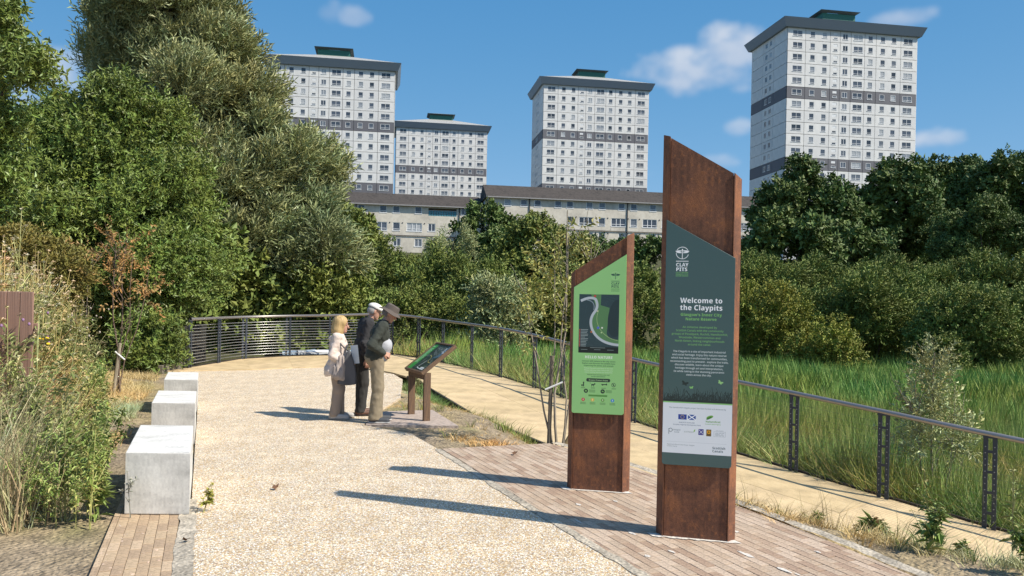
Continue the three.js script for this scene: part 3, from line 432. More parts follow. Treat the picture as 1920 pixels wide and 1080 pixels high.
// ---------- tower blocks ----------
const clad = [[0.76, 0.755, 0.745], [0.73, 0.725, 0.72], [0.79, 0.78, 0.765]].map((c) => std(c, 0.75, { map: tex(128, (u, v) => { const k = 0.92 + 0.1 * fbm(u * 6, v * 3, c[0] * 9, 4, 3); return [k, k, k]; }) }));
const bandMats = [[0.135, 0.135, 0.155], [0.145, 0.145, 0.165]].map((c) => std(c, 0.75)), joint = std([0.16, 0.16, 0.165], 0.9), wallWhite = std([0.62, 0.62, 0.62], 0.8);
const upvc = std([0.74, 0.75, 0.76], 0.5), fasciaBlue = std([0.19, 0.235, 0.29], 0.55), plantGreen = std([0.02, 0.13, 0.105], 0.6), plantDark = std([0.03, 0.05, 0.055], 0.6);
const seamTex = tex([256, 32], (u) => { const k = (u * 16) % 1 < 0.14 ? 0.62 : 1; return [k, k, k]; }), roofPale = std([0.40, 0.40, 0.385], 0.6, { map: seamTex });
const glassMats = [[0.06, 0.07, 0.09], [0.09, 0.105, 0.135], [0.14, 0.155, 0.18], [0.035, 0.04, 0.05], [0.42, 0.43, 0.44], [0.28, 0.30, 0.33]].map((c, i) => new THREE.MeshPhysicalMaterial({ color: lin(...c), roughness: 0.12, clearcoat: 0.6, clearcoatRoughness: 0.08 }));
const winKinds = {   // width, height, mullions [x fractions], transoms [y fractions]
  wide: [2.45, 1.45, [0.5], [0.32]], single: [1.25, 1.45, [], [0.28]], casement: [1.35, 1.4, [0.5], []], vent: [1.1, 0.55, [], []], narrow: [1.2, 1.35, [0.5], []],
  flatWide: [2.25, 1.3, [0.36, 0.64], [0.3]], flatOne: [1.02, 1.12, [], [0.3]], flatTall: [1.05, 1.28, [], [0.25]], flatCase: [1.08, 1.2, [0.5], []] };
const winGeo = {};
for (const [k, [w, h, mu, tr]] of Object.entries(winKinds)) {
  const f = 0.09, b = [box(w, f, 0.12, 0, h / 2 - f / 2, 0), box(w + 0.12, f * 1.3, 0.2, 0, -h / 2 + f / 2, 0.04), box(f, h - 2 * f, 0.12, -w / 2 + f / 2, 0, 0), box(f, h - 2 * f, 0.12, w / 2 - f / 2, 0, 0)];
  for (const m of mu) b.push(box(f, h - 2 * f, 0.1, -w / 2 + w * m, 0, 0)); for (const t of tr) b.push(box(w - 2 * f, f * 0.8, 0.096, 0, -h / 2 + h * t, 0));
  winGeo[k] = [merge(b), box(w - 0.1, h - 0.1, 0.03)];
}
function win(parent, kind, x, y, z, turn, r) { const f = part('window', winGeo[kind][0], upvc, parent, [x, y, z]); f.rotation.y = turn; const q = r(); part('pane', winGeo[kind][1], glassMats[q < 0.28 ? 0 : q < 0.5 ? 1 : q < 0.66 ? 2 : q < 0.8 ? 3 : q < 0.9 ? 4 : 5], f, [0, 0, -0.02]); return f; }
const TW = 33.3, TD = 18, SH = 2.75;
const BAYS = [[0, 4.5, [['wide', 2.5]]], [4.5, 10.8, [['single', 6.3], ['single', 9.35]]], [10.8, 13.3, [['stair', 12.1]]], [13.3, 16.1, [['casement', 14.6]]], [16.1, 19.6, [['wide', 17.9]]], [19.6, 22.6, [['single', 21.1]]], [22.6, 29.0, [['single', 24.3], ['single', 27.2]]], [29.0, 33.3, [['wide', 30.9]]]];
const SIDE = [[0, 6.2, []], [6.2, 11.8, [['narrow', 7.9], ['narrow', 10.1]]], [11.8, 18, []]];
function panelGeo(w, holes) {   // a cladding panel with its window holes, origin at lower left
  const s = new THREE.Shape([[0.05, 0.05], [w - 0.05, 0.05], [w - 0.05, SH - 0.05], [0.05, SH - 0.05]].map((p) => new THREE.Vector2(...p)));
  for (const [cx, cy, ww, hh] of holes) s.holes.push(new THREE.Path([[cx - ww / 2, cy - hh / 2], [cx - ww / 2, cy + hh / 2], [cx + ww / 2, cy + hh / 2], [cx + ww / 2, cy - hh / 2]].map((p) => new THREE.Vector2(...p))));
  const g = new THREE.ExtrudeGeometry(s, { depth: 0.14, bevelEnabled: false }); return uvBox(g, 0.2);
}
const WY = 1.5;
const holesOf = (list, x0) => list.flatMap(([k, x]) => k === 'stair' ? [[x - x0, 0.95, 1.1, 0.6], [x - x0, 2.05, 1.1, 0.6]] : [[x - x0, WY, winKinds[k][0], winKinds[k][1]]]);
const frontGeo = BAYS.map(([a, b, l]) => panelGeo(b - a, holesOf(l, a))), sideGeo = SIDE.map(([a, b, l]) => panelGeo(b - a, holesOf(l, a)));
function frustum(w0, d0, w1, d1, h) { const g = new THREE.CylinderGeometry(Math.SQRT1_2, Math.SQRT1_2, h, 4, 1, true); g.rotateY(Math.PI / 4); const n = g.toNonIndexed(), p = n.attributes.position; for (let i = 0; i < p.count; i++) { const t = p.getY(i) > 0; p.setX(i, Math.sign(p.getX(i)) * (t ? w1 : w0) / 2); p.setZ(i, Math.sign(p.getZ(i)) * (t ? d1 : d0) / 2); } n.translate(0, h / 2, 0); n.computeVertexNormals(); const u = n.attributes.uv; for (let i = 0; i < p.count; i++) u.setXY(i, (p.getX(i) + p.getZ(i)) / 8, p.getY(i) / 8); return n; }
function tower(label, corner, topY, baseY, rows, seed, sideSeen) {
  const a = 9 * Math.PI / 180, rx = Math.cos(a), rz = -Math.sin(a);           // along the front towards the right; the tower turns 9 degrees
  const cx = corner[0] + rx * TW / 2 + rz * TD / 2 * 0 - Math.sin(a) * TD / 2, cz = corner[1] + rz * TW / 2 - Math.cos(a) * TD / 2;
  const g = thing('tower_block', label, 'tower block', [cx, baseY, cz], a, 'high rise tower blocks'), r = rng(seed), H = topY - baseY;
  part('wall', box(TW - 0.1, H, TD - 0.1, 0, H / 2, 0), joint, g);
  const low = H - rows * SH; part('wall', box(TW + 0.1, low, TD + 0.1, 0, low / 2 - 0.03, 0), wallWhite, g);
  part('wall', box(0.1, H - low, TD, TW / 2 + 0.06, low + (H - low) / 2, 0), clad[1], g);
  for (let k = 0; k < rows; k++) {
    const y = H - (k + 1) * SH, dark = k % 6 === 5, pick = () => dark ? bandMats[(r() * 2) | 0] : clad[(r() * 3) | 0];
    BAYS.forEach(([b0, , l], i) => {
      part('cladding_panel', frontGeo[i], pick(), g, [-TW / 2 + b0, y, TD / 2 - 0.02]);
      for (const [kind, x] of l) {
        if (kind === 'stair') { const lv = part('louvre', box(1.06, 0.56, 0.1), upvc, g, [-TW / 2 + x, y + 2.05, TD / 2 + 0.04]); win(g, 'vent', -TW / 2 + x, y + 0.95, TD / 2 + 0.05, 0, r); }
        else win(g, kind, -TW / 2 + x, y + WY, TD / 2 + 0.05, 0, r);
      }
    });
    SIDE.forEach(([b0, , l], i) => { const m = part('cladding_panel', sideGeo[i], pick(), g, [-TW / 2 + 0.02, y, -TD / 2 + b0]); m.rotation.y = -Math.PI / 2; for (const [kind, x] of l) win(g, kind, -TW / 2 - 0.05, y + WY, -TD / 2 + x, -Math.PI / 2, r); });
  }
  part('eaves_fascia', frustum(TW + 1.5, TD + 1.5, TW + 3.2, TD + 3.2, 2.0).translate(0, H, 0), fasciaBlue, g);
  part('soffit', box(TW + 1.4, 0.1, TD + 1.4, 0, H + 0.05, 0), fasciaBlue, g);
  part('roof', frustum(TW + 3.1, TD + 3.1, 9.4, 6.4, 3.0).translate(0, H + 1.95, 0), roofPale, g);
  part('plant_room', box(8.6, 2.2, 5.6, 0, H + 5.5, 0), plantGreen, g);
  const cap = part('plant_room_roof', frustum(8.8, 5.8, 10.4, 7.4, 0.5).translate(0, H + 6.6, 0), plantDark, g);
  part('cap', frustum(10.4, 7.4, 3, 2, 0.7).translate(0, H + 7.1, 0), roofPale, cap);
  return g;
}
// corner: the front face's left corner (x, z)
tower('tallest looking white tower block with two dark bands, above the trees on the right', [63.04, -184], 68.2, 8, 16, 41);
tower('white tower block with one dark band standing alone in the middle of the sky', [8.3, -240], 69.6, 10, 14, 42);
tower('white tower block partly hidden by the windblown willow', [-65.6, -207], 64.3, 9, 15, 43);
tower('smallest and farthest white tower block, behind the low flats', [-43.4, -287], 66.2, 12, 12, 44);

// ---------- low flats ----------
const harl = std([0.68, 0.635, 0.565], 0.95, { map: tex(256, (u, v) => { const a = fbm(u * 5, v * 5, 3, 5, 5), s = fbm(u * 30, v * 30, 5, 3, 30), k = 0.76 + 0.26 * a + 0.12 * s; return [k, k * 0.995, k * 0.98]; }) });
const tiles = std([0.068, 0.057, 0.050], 0.95, { map: tex(256, (u, v) => { const c = h3((u * 40) | 0, (v * 40) | 0, 3), l = (v * 40) % 1 < 0.16 ? 0.72 : 1, k = (0.7 + 0.35 * c + 0.2 * fbm(u * 4, v * 4, 2, 3, 4)) * l; return [k, k, k]; }) });
const pipe = std([0.03, 0.03, 0.035], 0.6), gutter = std([0.33, 0.32, 0.32], 0.6), slatBlue = std([0.10, 0.33, 0.42], 0.6);
function flats(label, P, len0, len1, eave, ridge, base, windows, extra) {   // P: a point of the facade line; len0..len1 along it
  const a = 9 * Math.PI / 180, g = thing('block_of_flats', label, 'flats', [P[0], base, P[1]], a, 'low harled flats'), r = rng(P[0] * 10 | 0), e = eave - base, D = 9, w = len1 - len0;
  // wall with window holes
  const s = new THREE.Shape([[len0, 0], [len1, 0], [len1, e], [len0, e]].map((p) => new THREE.Vector2(...p)));
  for (const [k, x, y] of windows) { const [ww, hh] = winKinds[k], Y = y - base; s.holes.push(new THREE.Path([[x - ww / 2, Y - hh / 2], [x - ww / 2, Y + hh / 2], [x + ww / 2, Y + hh / 2], [x + ww / 2, Y - hh / 2]].map((p) => new THREE.Vector2(...p)))); }
  if (extra.balcony) { const [x0, x1, y0, y1] = extra.balcony; s.holes.push(new THREE.Path([[x0, y0 - base], [x0, y1 - base], [x1, y1 - base], [x1, y0 - base]].map((p) => new THREE.Vector2(...p)))); }
  const fg = new THREE.ExtrudeGeometry(s, { depth: 0.3, bevelEnabled: false }); part('wall', uvBox(fg, 0.12), harl, g, [0, 0, -0.3]);
  part('wall', uvBox(box(w - 0.02, e, D - 2, (len0 + len1) / 2, e / 2, -D / 2 - 0.9), 0.12), harl, g);
  for (const [k, x, y] of windows) win(g, k, x, y - base, -0.1, 0, r);
  // pitched roof
  const rh = ridge - eave, sec = new THREE.Shape([[0.45, -0.12], [-D - 0.45, -0.12], [-D / 2, rh]].map((p) => new THREE.Vector2(...p)));
  const rg = new THREE.ExtrudeGeometry(sec, { depth: w + 0.5, bevelEnabled: false }); rg.rotateY(-Math.PI / 2); rg.scale(-1, 1, 1);
  const rr = new THREE.BufferGeometry(), slope = Math.hypot(D / 2 + 0.45, rh + 0.12);
  { const x0 = len0 - 0.25, x1 = len1 + 0.25, pos = [], uv = []; const q = (A, B, C, E, u) => { for (const [v, t] of [[A, 0], [B, 1], [C, 2], [A, 0], [C, 2], [E, 3]]) { pos.push(...v); uv.push(...u[t]); } };
    const f0 = [x0, e - 0.12, 0.45], f1 = [x1, e - 0.12, 0.45], t0 = [x0, e + rh, -D / 2], t1 = [x1, e + rh, -D / 2], b0 = [x0, e - 0.12, -D - 0.45], b1 = [x1, e - 0.12, -D - 0.45], L = (x1 - x0) / 10, S = slope / 10;
    q(f0, f1, t1, t0, [[0, 0], [L, 0], [L, S], [0, S]]); q(b1, b0, t0, t1, [[0, 0], [L, 0], [L, S], [0, S]]); q(f0, b0, b1, f1, [[0, 0], [0, 1], [1, 1], [1, 0]]); for (const T of [[f0, t0, b0], [f1, b1, t1]]) { for (const v of T) { pos.push(...v); uv.push(v[2] / 10, v[1] / 10); } }
    rr.setAttribute('position', new THREE.Float32BufferAttribute(pos, 3)); rr.setAttribute('uv', new THREE.Float32BufferAttribute(uv, 2)); rr.computeVertexNormals(); }
  const roof = part('roof', rr, tiles, g); part('gutter', box(w + 0.5, 0.14, 0.14, (len0 + len1) / 2, e - 0.16, 0.46), gutter, roof);
  for (const x of extra.drains) part('drainpipe', bar([x, 0, 0.09], [x, e - 0.2, 0.09], 0.075, 6), pipe, g);
  part('service_pipe', bar([len0 + 0.5, extra.pipe - base, 0.1], [len1 - 0.5, extra.pipe - base, 0.1], 0.06, 6), pipe, g);
  for (const [k, x, y] of windows) if (k === 'flatTall' || k === 'flatWide') { const v = new THREE.CylinderGeometry(0.09, 0.09, 0.06, 8); v.rotateX(Math.PI / 2); part('vent', v, pipe, g, [x + winKinds[k][0] / 2 + 0.4, y - base + 0.62, 0.03]); }
  if (extra.balcony) {
    const [x0, x1, y0, y1] = extra.balcony; const n = 17; for (let i = 0; i < n; i++) part('slat', box(0.15, 0.75, 0.05), slatBlue, g, [x0 + 0.12 + (x1 - x0 - 0.24) * i / (n - 1), y0 - base + 0.4, -0.05]);
    part('balcony_rail', box(x1 - x0, 0.08, 0.07, (x0 + x1) / 2, y0 - base + 0.82, -0.05), gutter, g);
  }
  return g;
}
const row = (k, y, xs) => xs.map((x) => [k, x, y]);
flats('low beige flats with a blue slatted balcony under a long dark roof', [-16.13, -117], -22, 11.3, 16.55, 18.7, 8, [...row('flatOne', 15.75, [-16.5, -14.5, -11.4, -8.43, -6.41, -3.23, -1.3, 1.94]), ['flatCase', 8.89, 15.85], ...row('flatTall', 13.2, [-14.4, -6.37, -1.27]), ['flatCase', 3.95, 13.25], ...row('flatWide', 13.2, [-11.8, -3.75, 1.37]), ...row('flatCase', 10.9, [-1.15, 1.99])], { balcony: [3.44, 7.64, 15.0, 16.15], drains: [-7.16, 8.05], pipe: 11.93 });
flats('taller beige flats with a gable end behind the totems', [-1.89, -116], -2.0, 44, 17.9, 20.2, 8.5, [...row('flatOne', 17.06, [0.97, 3.4, 5.48, 8.56, 10.37, 13.39, 15.33, 18.36, 20.26, 23.28, 26.2, 28.2, 31.2, 36.5, 38.6]), ...row('flatTall', 14.68, [10.42, 15.3, 20.26, 25.2, 30.4, 35.6]), ...row('flatWide', 14.68, [12.9, 17.88, 22.79, 27.8, 33, 38.3]), ...row('flatTall', 12.4, [13.46, 15.35, 18.45, 20.36, 23.3, 25.2, 30.4, 38.6])], { drains: [4.22, 19.24, 34.2], pipe: 13.35 });

// ---------- people ----------
function isosurface(fn, lo, hi, cell) {   // naive surface nets
  const n = [0, 1, 2].map((k) => Math.ceil((hi[k] - lo[k]) / cell) + 1), [nx, ny, nz] = n, f = new Float32Array(nx * ny * nz), id = new Int32Array(nx * ny * nz).fill(-1), pos = [], idx = [];
  for (let k = 0, q = 0; k < nz; k++) for (let j = 0; j < ny; j++) for (let i = 0; i < nx; i++) f[q++] = fn(lo[0] + i * cell, lo[1] + j * cell, lo[2] + k * cell);
  const at = (i, j, k) => i + nx * (j + ny * k), cs = [[0, 0, 0], [1, 0, 0], [0, 1, 0], [1, 1, 0], [0, 0, 1], [1, 0, 1], [0, 1, 1], [1, 1, 1]], es = [[0, 1], [2, 3], [4, 5], [6, 7], [0, 2], [1, 3], [4, 6], [5, 7], [0, 4], [1, 5], [2, 6], [3, 7]];
  for (let k = 0; k < nz - 1; k++) for (let j = 0; j < ny - 1; j++) for (let i = 0; i < nx - 1; i++) {
    let neg = 0; const v = cs.map(([a, b, c]) => { const w = f[at(i + a, j + b, k + c)]; if (w < 0) neg++; return w; }); if (!neg || neg === 8) continue;
    let x = 0, y = 0, z = 0, m = 0; for (const [a, b] of es) if ((v[a] < 0) !== (v[b] < 0)) { const t = v[a] / (v[a] - v[b]), A = cs[a], B = cs[b]; x += A[0] + (B[0] - A[0]) * t; y += A[1] + (B[1] - A[1]) * t; z += A[2] + (B[2] - A[2]) * t; m++; }
    id[at(i, j, k)] = pos.length / 3; pos.push(lo[0] + (i + x / m) * cell, lo[1] + (j + y / m) * cell, lo[2] + (k + z / m) * cell);
  }
  const quad = (a, b, c, d, flip) => { if (a < 0 || b < 0 || c < 0 || d < 0) return; flip ? idx.push(a, c, b, a, d, c) : idx.push(a, b, c, a, c, d); };
  for (let k = 1; k < nz - 1; k++) for (let j = 1; j < ny - 1; j++) for (let i = 1; i < nx - 1; i++) {
    const s = f[at(i, j, k)] < 0;
    if (s !== f[at(i + 1, j, k)] < 0) quad(id[at(i, j - 1, k - 1)], id[at(i, j, k - 1)], id[at(i, j, k)], id[at(i, j - 1, k)], !s);
    if (s !== f[at(i, j + 1, k)] < 0) quad(id[at(i - 1, j, k - 1)], id[at(i, j, k - 1)], id[at(i, j, k)], id[at(i - 1, j, k)], s);
    if (s !== f[at(i, j, k + 1)] < 0) quad(id[at(i - 1, j - 1, k)], id[at(i, j - 1, k)], id[at(i, j, k)], id[at(i - 1, j, k)], !s);
  }
  const g = new THREE.BufferGeometry(); g.setAttribute('position', new THREE.Float32BufferAttribute(pos, 3)); g.setIndex(idx); g.computeVertexNormals(); return g;
}
const smin = (a, b, k) => { const h = Math.max(k - Math.abs(a - b), 0) / k; return Math.min(a, b) - h * h * k * 0.25; };
function cap(x, y, z, a, b, ra, rb) { const bx = b[0] - a[0], by = b[1] - a[1], bz = b[2] - a[2], px = x - a[0], py = y - a[1], pz = z - a[2]; let t = (px * bx + py * by + pz * bz) / (bx * bx + by * by + bz * bz); t = t < 0 ? 0 : t > 1 ? 1 : t; return Math.hypot(px - bx * t, py - by * t, pz - bz * t) - (ra + (rb - ra) * t); }
function ell(x, y, z, c, r) { const a = (x - c[0]) / r[0], b = (y - c[1]) / r[1], d = (z - c[2]) / r[2], l = Math.hypot(a, b, d); return (l - 1) * Math.min(r[0], r[1], r[2]); }
const union = (bones, x, y, z, k) => { let d = 9; for (const [a, b, ra, rb] of bones) d = smin(d, cap(x, y, z, a, b, ra, rb), k); return d; };
const cutAt = (p, q, x, y, z) => { const dx = q[0] - p[0], dy = q[1] - p[1], dz = q[2] - p[2], l = Math.hypot(dx, dy, dz); return ((x - q[0]) * dx + (y - q[1]) * dy + (z - q[2]) * dz) / l; };
const boundsOf = (bones, m) => { const lo = [9, 9, 9], hi = [-9, -9, -9]; for (const [a, b, ra, rb] of bones) for (const [p, r] of [[a, ra], [b, rb]]) for (let k = 0; k < 3; k++) { lo[k] = Math.min(lo[k], p[k] - r - m); hi[k] = Math.max(hi[k], p[k] + r + m); } return [lo, hi]; };
const skin = std([0.50, 0.27, 0.19], 0.55), eyeDark = std([0.03, 0.02, 0.02], 0.3);
const mix3 = (a, b, t) => a.map((v, i) => lerp(v, b[i], t));
function weave(c, s, amp = 0.22) { return std(c, 0.92, { map: tex(128, (u, v) => { const k = 1 - amp + amp * 2 * fbm(u * 5, v * 5, s, 4, 5); return [k, k, k]; }) }); }
function head(c, pitch, yaw, s = 1) {   // head centred at c, looking along +x, pitched down, turned
  const M = new THREE.Matrix4().makeRotationFromEuler(new THREE.Euler(0, yaw, -pitch, 'YZX')), I = M.clone().invert(), e = I.elements;
  const f = (X, Y, Z) => {
    const a = (X - c[0]) / s, b = (Y - c[1]) / s, d = (Z - c[2]) / s, x = e[0] * a + e[4] * b + e[8] * d, y = e[1] * a + e[5] * b + e[9] * d, z = e[2] * a + e[6] * b + e[10] * d, az = Math.abs(z);
    let v = ell(x, y, z, [-0.012, 0.03, 0], [0.098, 0.092, 0.076]); v = smin(v, ell(x, y, z, [0.03, -0.045, 0], [0.06, 0.072, 0.055]), 0.03);
    v = smin(v, ell(x, y, z, [0.068, -0.095, 0], [0.024, 0.02, 0.028]), 0.02); v = smin(v, cap(x, y, az, [0.085, 0.022, 0], [0.112, -0.028, 0], 0.009, 0.014), 0.012); v = smin(v, ell(x, y, az, [0.074, 0.035, 0.03], [0.016, 0.008, 0.024]), 0.012);
    v = -smin(-v, ell(x, y, az, [0.098, 0.012, 0.032], [0.018, 0.012, 0.016]), 0.01); v = smin(v, ell(x, y, az, [0.078, 0.010, 0.031], [0.013, 0.011, 0.013]), 0.004);
    v = smin(v, ell(x, y, az, [0.086, -0.062, 0.0], [0.011, 0.009, 0.024]), 0.008); v = smin(v, ell(x, y, az, [-0.012, 0.0, 0.078], [0.018, 0.032, 0.009]), 0.008);
    return v * s;
  };
  return { f, M: M.setPosition(...c), c };
}
function hand(w, dir, up, curl, side) {   // bones of a hand: w wrist, dir towards the fingertips, up out of the back of the hand, side +1/-1 for the thumb
  const D = V(...dir).normalize(), U = V(...up).addScaledVector(D, -V(...up).dot(D)).normalize(), S = D.clone().cross(U), W = V(...w), P = (a, b, c) => W.clone().addScaledVector(D, a).addScaledVector(S, b).addScaledVector(U, c).toArray(), out = [];
  for (const b of [-0.026, -0.009, 0.009, 0.026]) out.push([P(0, b * 0.6, 0), P(0.085, b, 0), 0.014, 0.0115]);
  [[-0.028, 0.062], [-0.0095, 0.076], [0.0095, 0.082], [0.028, 0.072]].forEach(([b, l], i) => { const bb = b * side; const c = curl * (1 + 0.1 * i); let a = 0.085, u = 0, prev = P(a, bb, u), ang = 0; for (let k = 0; k < 3; k++) { ang += c; a += Math.cos(ang) * l / 3; u -= Math.sin(ang) * l / 3; const nx = P(a, bb * 1.12, u); out.push([prev, nx, 0.0098 - k * 0.0008, 0.009 - k * 0.0008]); prev = nx; } });
  out.push([P(0.02, 0.026 * side, -0.004), P(0.055, 0.047 * side, -0.018), 0.014, 0.011], [P(0.055, 0.047 * side, -0.018), P(0.085, 0.046 * side, -0.034), 0.0105, 0.0085]);
  return out;
}
function person(o) {
  const J = o.joints, T = [[-0.0, 1, 0]];
  const skeleton = [[J.pelvis, J.chest, 0.07, 0.08], [J.chest, J.neck, 0.07, 0.05], [J.neck, J.head.c, 0.05, 0.05]];
  for (const s of ['R', 'L']) skeleton.push([J.chest, J['shoulder' + s], 0.05, 0.04], [J['shoulder' + s], J['elbow' + s], 0.036, 0.03], [J['elbow' + s], J['wrist' + s], 0.03, 0.022], [J.pelvis, J['hip' + s], 0.06, 0.06], [J['hip' + s], J['knee' + s], 0.055, 0.045], [J['knee' + s], J['ankle' + s], 0.042, 0.03], [J['ankle' + s], J['toe' + s], 0.028, 0.02]);
  const [lo, hi] = boundsOf(skeleton, 0.02);
  const geos = [isosurface((x, y, z) => union(skeleton, x, y, z, 0.03), lo, hi, 0.014), isosurface(J.head.f, J.head.c.map((v) => v - 0.15), J.head.c.map((v) => v + 0.15), 0.0045)];
  for (const h of o.hands) { const [a, b] = boundsOf(h, 0.01); geos.push(isosurface((x, y, z) => union(h, x, y, z, 0.006), a, b, 0.0035)); }
  const P = part('person', merge(geos.map((g) => g.toNonIndexed())), skin, scene); P.position.set(...o.at); P.rotation.y = o.turn; P.scale.setScalar(o.scale ?? 1); tag(P, o.label, 'person', 'visitors at the lectern sign');
  const h = new THREE.Matrix4().copy(J.head.M);
  const eyes = [-1, 1].map((s) => { const g = new THREE.SphereGeometry(0.0085, 8, 6); g.translate(0.083, 0.012, s * 0.031); return g.applyMatrix4(h); }); for (const g of eyes) part('eye', g, eyeDark, P);
  // trousers
  const tb = []; for (const s of ['R', 'L']) tb.push([J['hip' + s], J['knee' + s], 0.098 * o.fat, 0.078 * o.fat], [J['knee' + s], [J['ankle' + s][0], 0.07, J['ankle' + s][2]], 0.078 * o.fat, o.cuff ?? 0.074]);
  const seat = [[[J.pelvis[0] - 0.02, J.pelvis[1], -0.055], [J.pelvis[0] - 0.02, J.pelvis[1], 0.055], 0.125 * o.fat, 0.125 * o.fat]];
  const tall = [...tb, ...seat], [tl, th] = boundsOf(tall, 0.03);
  const fold = (x, y, z, s, f) => s * (noise3(x * f + 9, y * f * 1.5 + 3, z * f + 5) - 0.5) + s * 0.5 * (noise3(x * f * 2.3, y * f * 3.1, z * f * 2.3 + 7) - 0.5);
  part('trousers', isosurface((x, y, z) => { let d = Math.min(union([tb[0], tb[1]], x, y, z, 0.04), union([tb[2], tb[3]], x, y, z, 0.04)); d = smin(d, union(seat, x, y, z, 0.05), 0.06); return Math.max(d + fold(x, y * 0.6, z, 0.016, 15), y - J.pelvis[1] - 0.13, 0.045 - y); }, tl, th, 0.011), o.trousers, P);
  // jacket
  const a = J.pelvis, c = J.chest, m = mix3(a, c, 0.5), torso = [[[a[0] - 0.01, a[1] + 0.02, -0.07], [a[0] - 0.01, a[1] + 0.02, 0.07], 0.128 * o.fat, 0.128 * o.fat], [[m[0], m[1], -0.06], [m[0], m[1], 0.06], 0.125 * o.fat, 0.125 * o.fat], [[c[0], c[1], -0.075], [c[0], c[1], 0.075], 0.128 * o.fat, 0.128 * o.fat], [J.shoulderL, J.shoulderR, 0.07, 0.07], [c, J.neck, 0.11, 0.06]];
  if (o.flare) torso.push([[a[0] - 0.06, a[1] - 0.1, -0.06], [a[0] - 0.06, a[1] - 0.1, 0.06], 0.13, 0.13]);
  const arms = ['R', 'L'].map((s) => [[J['shoulder' + s], J['elbow' + s], 0.069 * o.arm, 0.054 * o.arm], [J['elbow' + s], J['wrist' + s], 0.054 * o.arm, 0.042 * o.arm]]);
  const [jl, jh] = boundsOf([...torso, ...arms[0], ...arms[1]], 0.035);
  const jacket = isosurface((x, y, z) => {
    let d = Math.max(union(torso, x, y, z, 0.07), o.hem + (x - a[0]) * (o.hemSlope ?? 0) - y, cutAt(J.chest, [J.neck[0], J.neck[1] + 0.035, J.neck[2]], x, y, z));
    ['R', 'L'].forEach((s, i) => { const w = J['wrist' + s]; d = smin(d, Math.max(union(arms[i], x, y, z, 0.04), cutAt(J['elbow' + s], w, x, y, z) - 0.005), 0.035); });
    return d + fold(x, y, z, 0.02, 16);
  }, jl, jh, 0.011);
  part(o.top ?? 'jacket', jacket, o.jacket, P);
  for (const s of ['R', 'L']) { const A = J['ankle' + s], Q = J['toe' + s], g = isosurface((x, y, z) => Math.max(smin(cap(x, y, z, [A[0] - 0.04, 0.045, A[2]], [Q[0], 0.034, Q[2]], 0.046, 0.04), cap(x, y, z, [A[0], 0.04, A[2]], [A[0], 0.1, A[2]], 0.048, 0.046), 0.03), 0.018 - y), [Math.min(A[0], Q[0]) - 0.12, 0, Math.min(A[2], Q[2]) - 0.08], [Math.max(A[0], Q[0]) + 0.08, 0.16, Math.max(A[2], Q[2]) + 0.08], 0.009);
    const sh_ = part('shoe', g, o.shoe, P); part('sole', isosurface((x, y, z) => Math.max(cap(x, 0, z, [A[0] - 0.045, 0, A[2]], [Q[0] + 0.005, 0, Q[2]], 0.05, 0.045), y - 0.022, 0.002 - y), [Math.min(A[0], Q[0]) - 0.12, -0.01, Math.min(A[2], Q[2]) - 0.08], [Math.max(A[0], Q[0]) + 0.08, 0.04, Math.max(A[2], Q[2]) + 0.08], 0.008), o.sole ?? eyeDark, sh_); }
  return [P, h];
}
function stance(w, hy = 0.88, spread = 0.05) { return { hipR: [0, hy - 0.02, w], hipL: [0, hy - 0.02, -w], kneeR: [0.02, hy * 0.55, w + 0.01], kneeL: [0.03, hy * 0.55, -w - 0.01], ankleR: [-0.02, 0.08, w + 0.02], ankleL: [-0.02 + spread, 0.08, -w - 0.03], toeR: [0.155, 0.035, w + 0.05], toeL: [0.155 + spread, 0.035, -w - 0.05] }; }
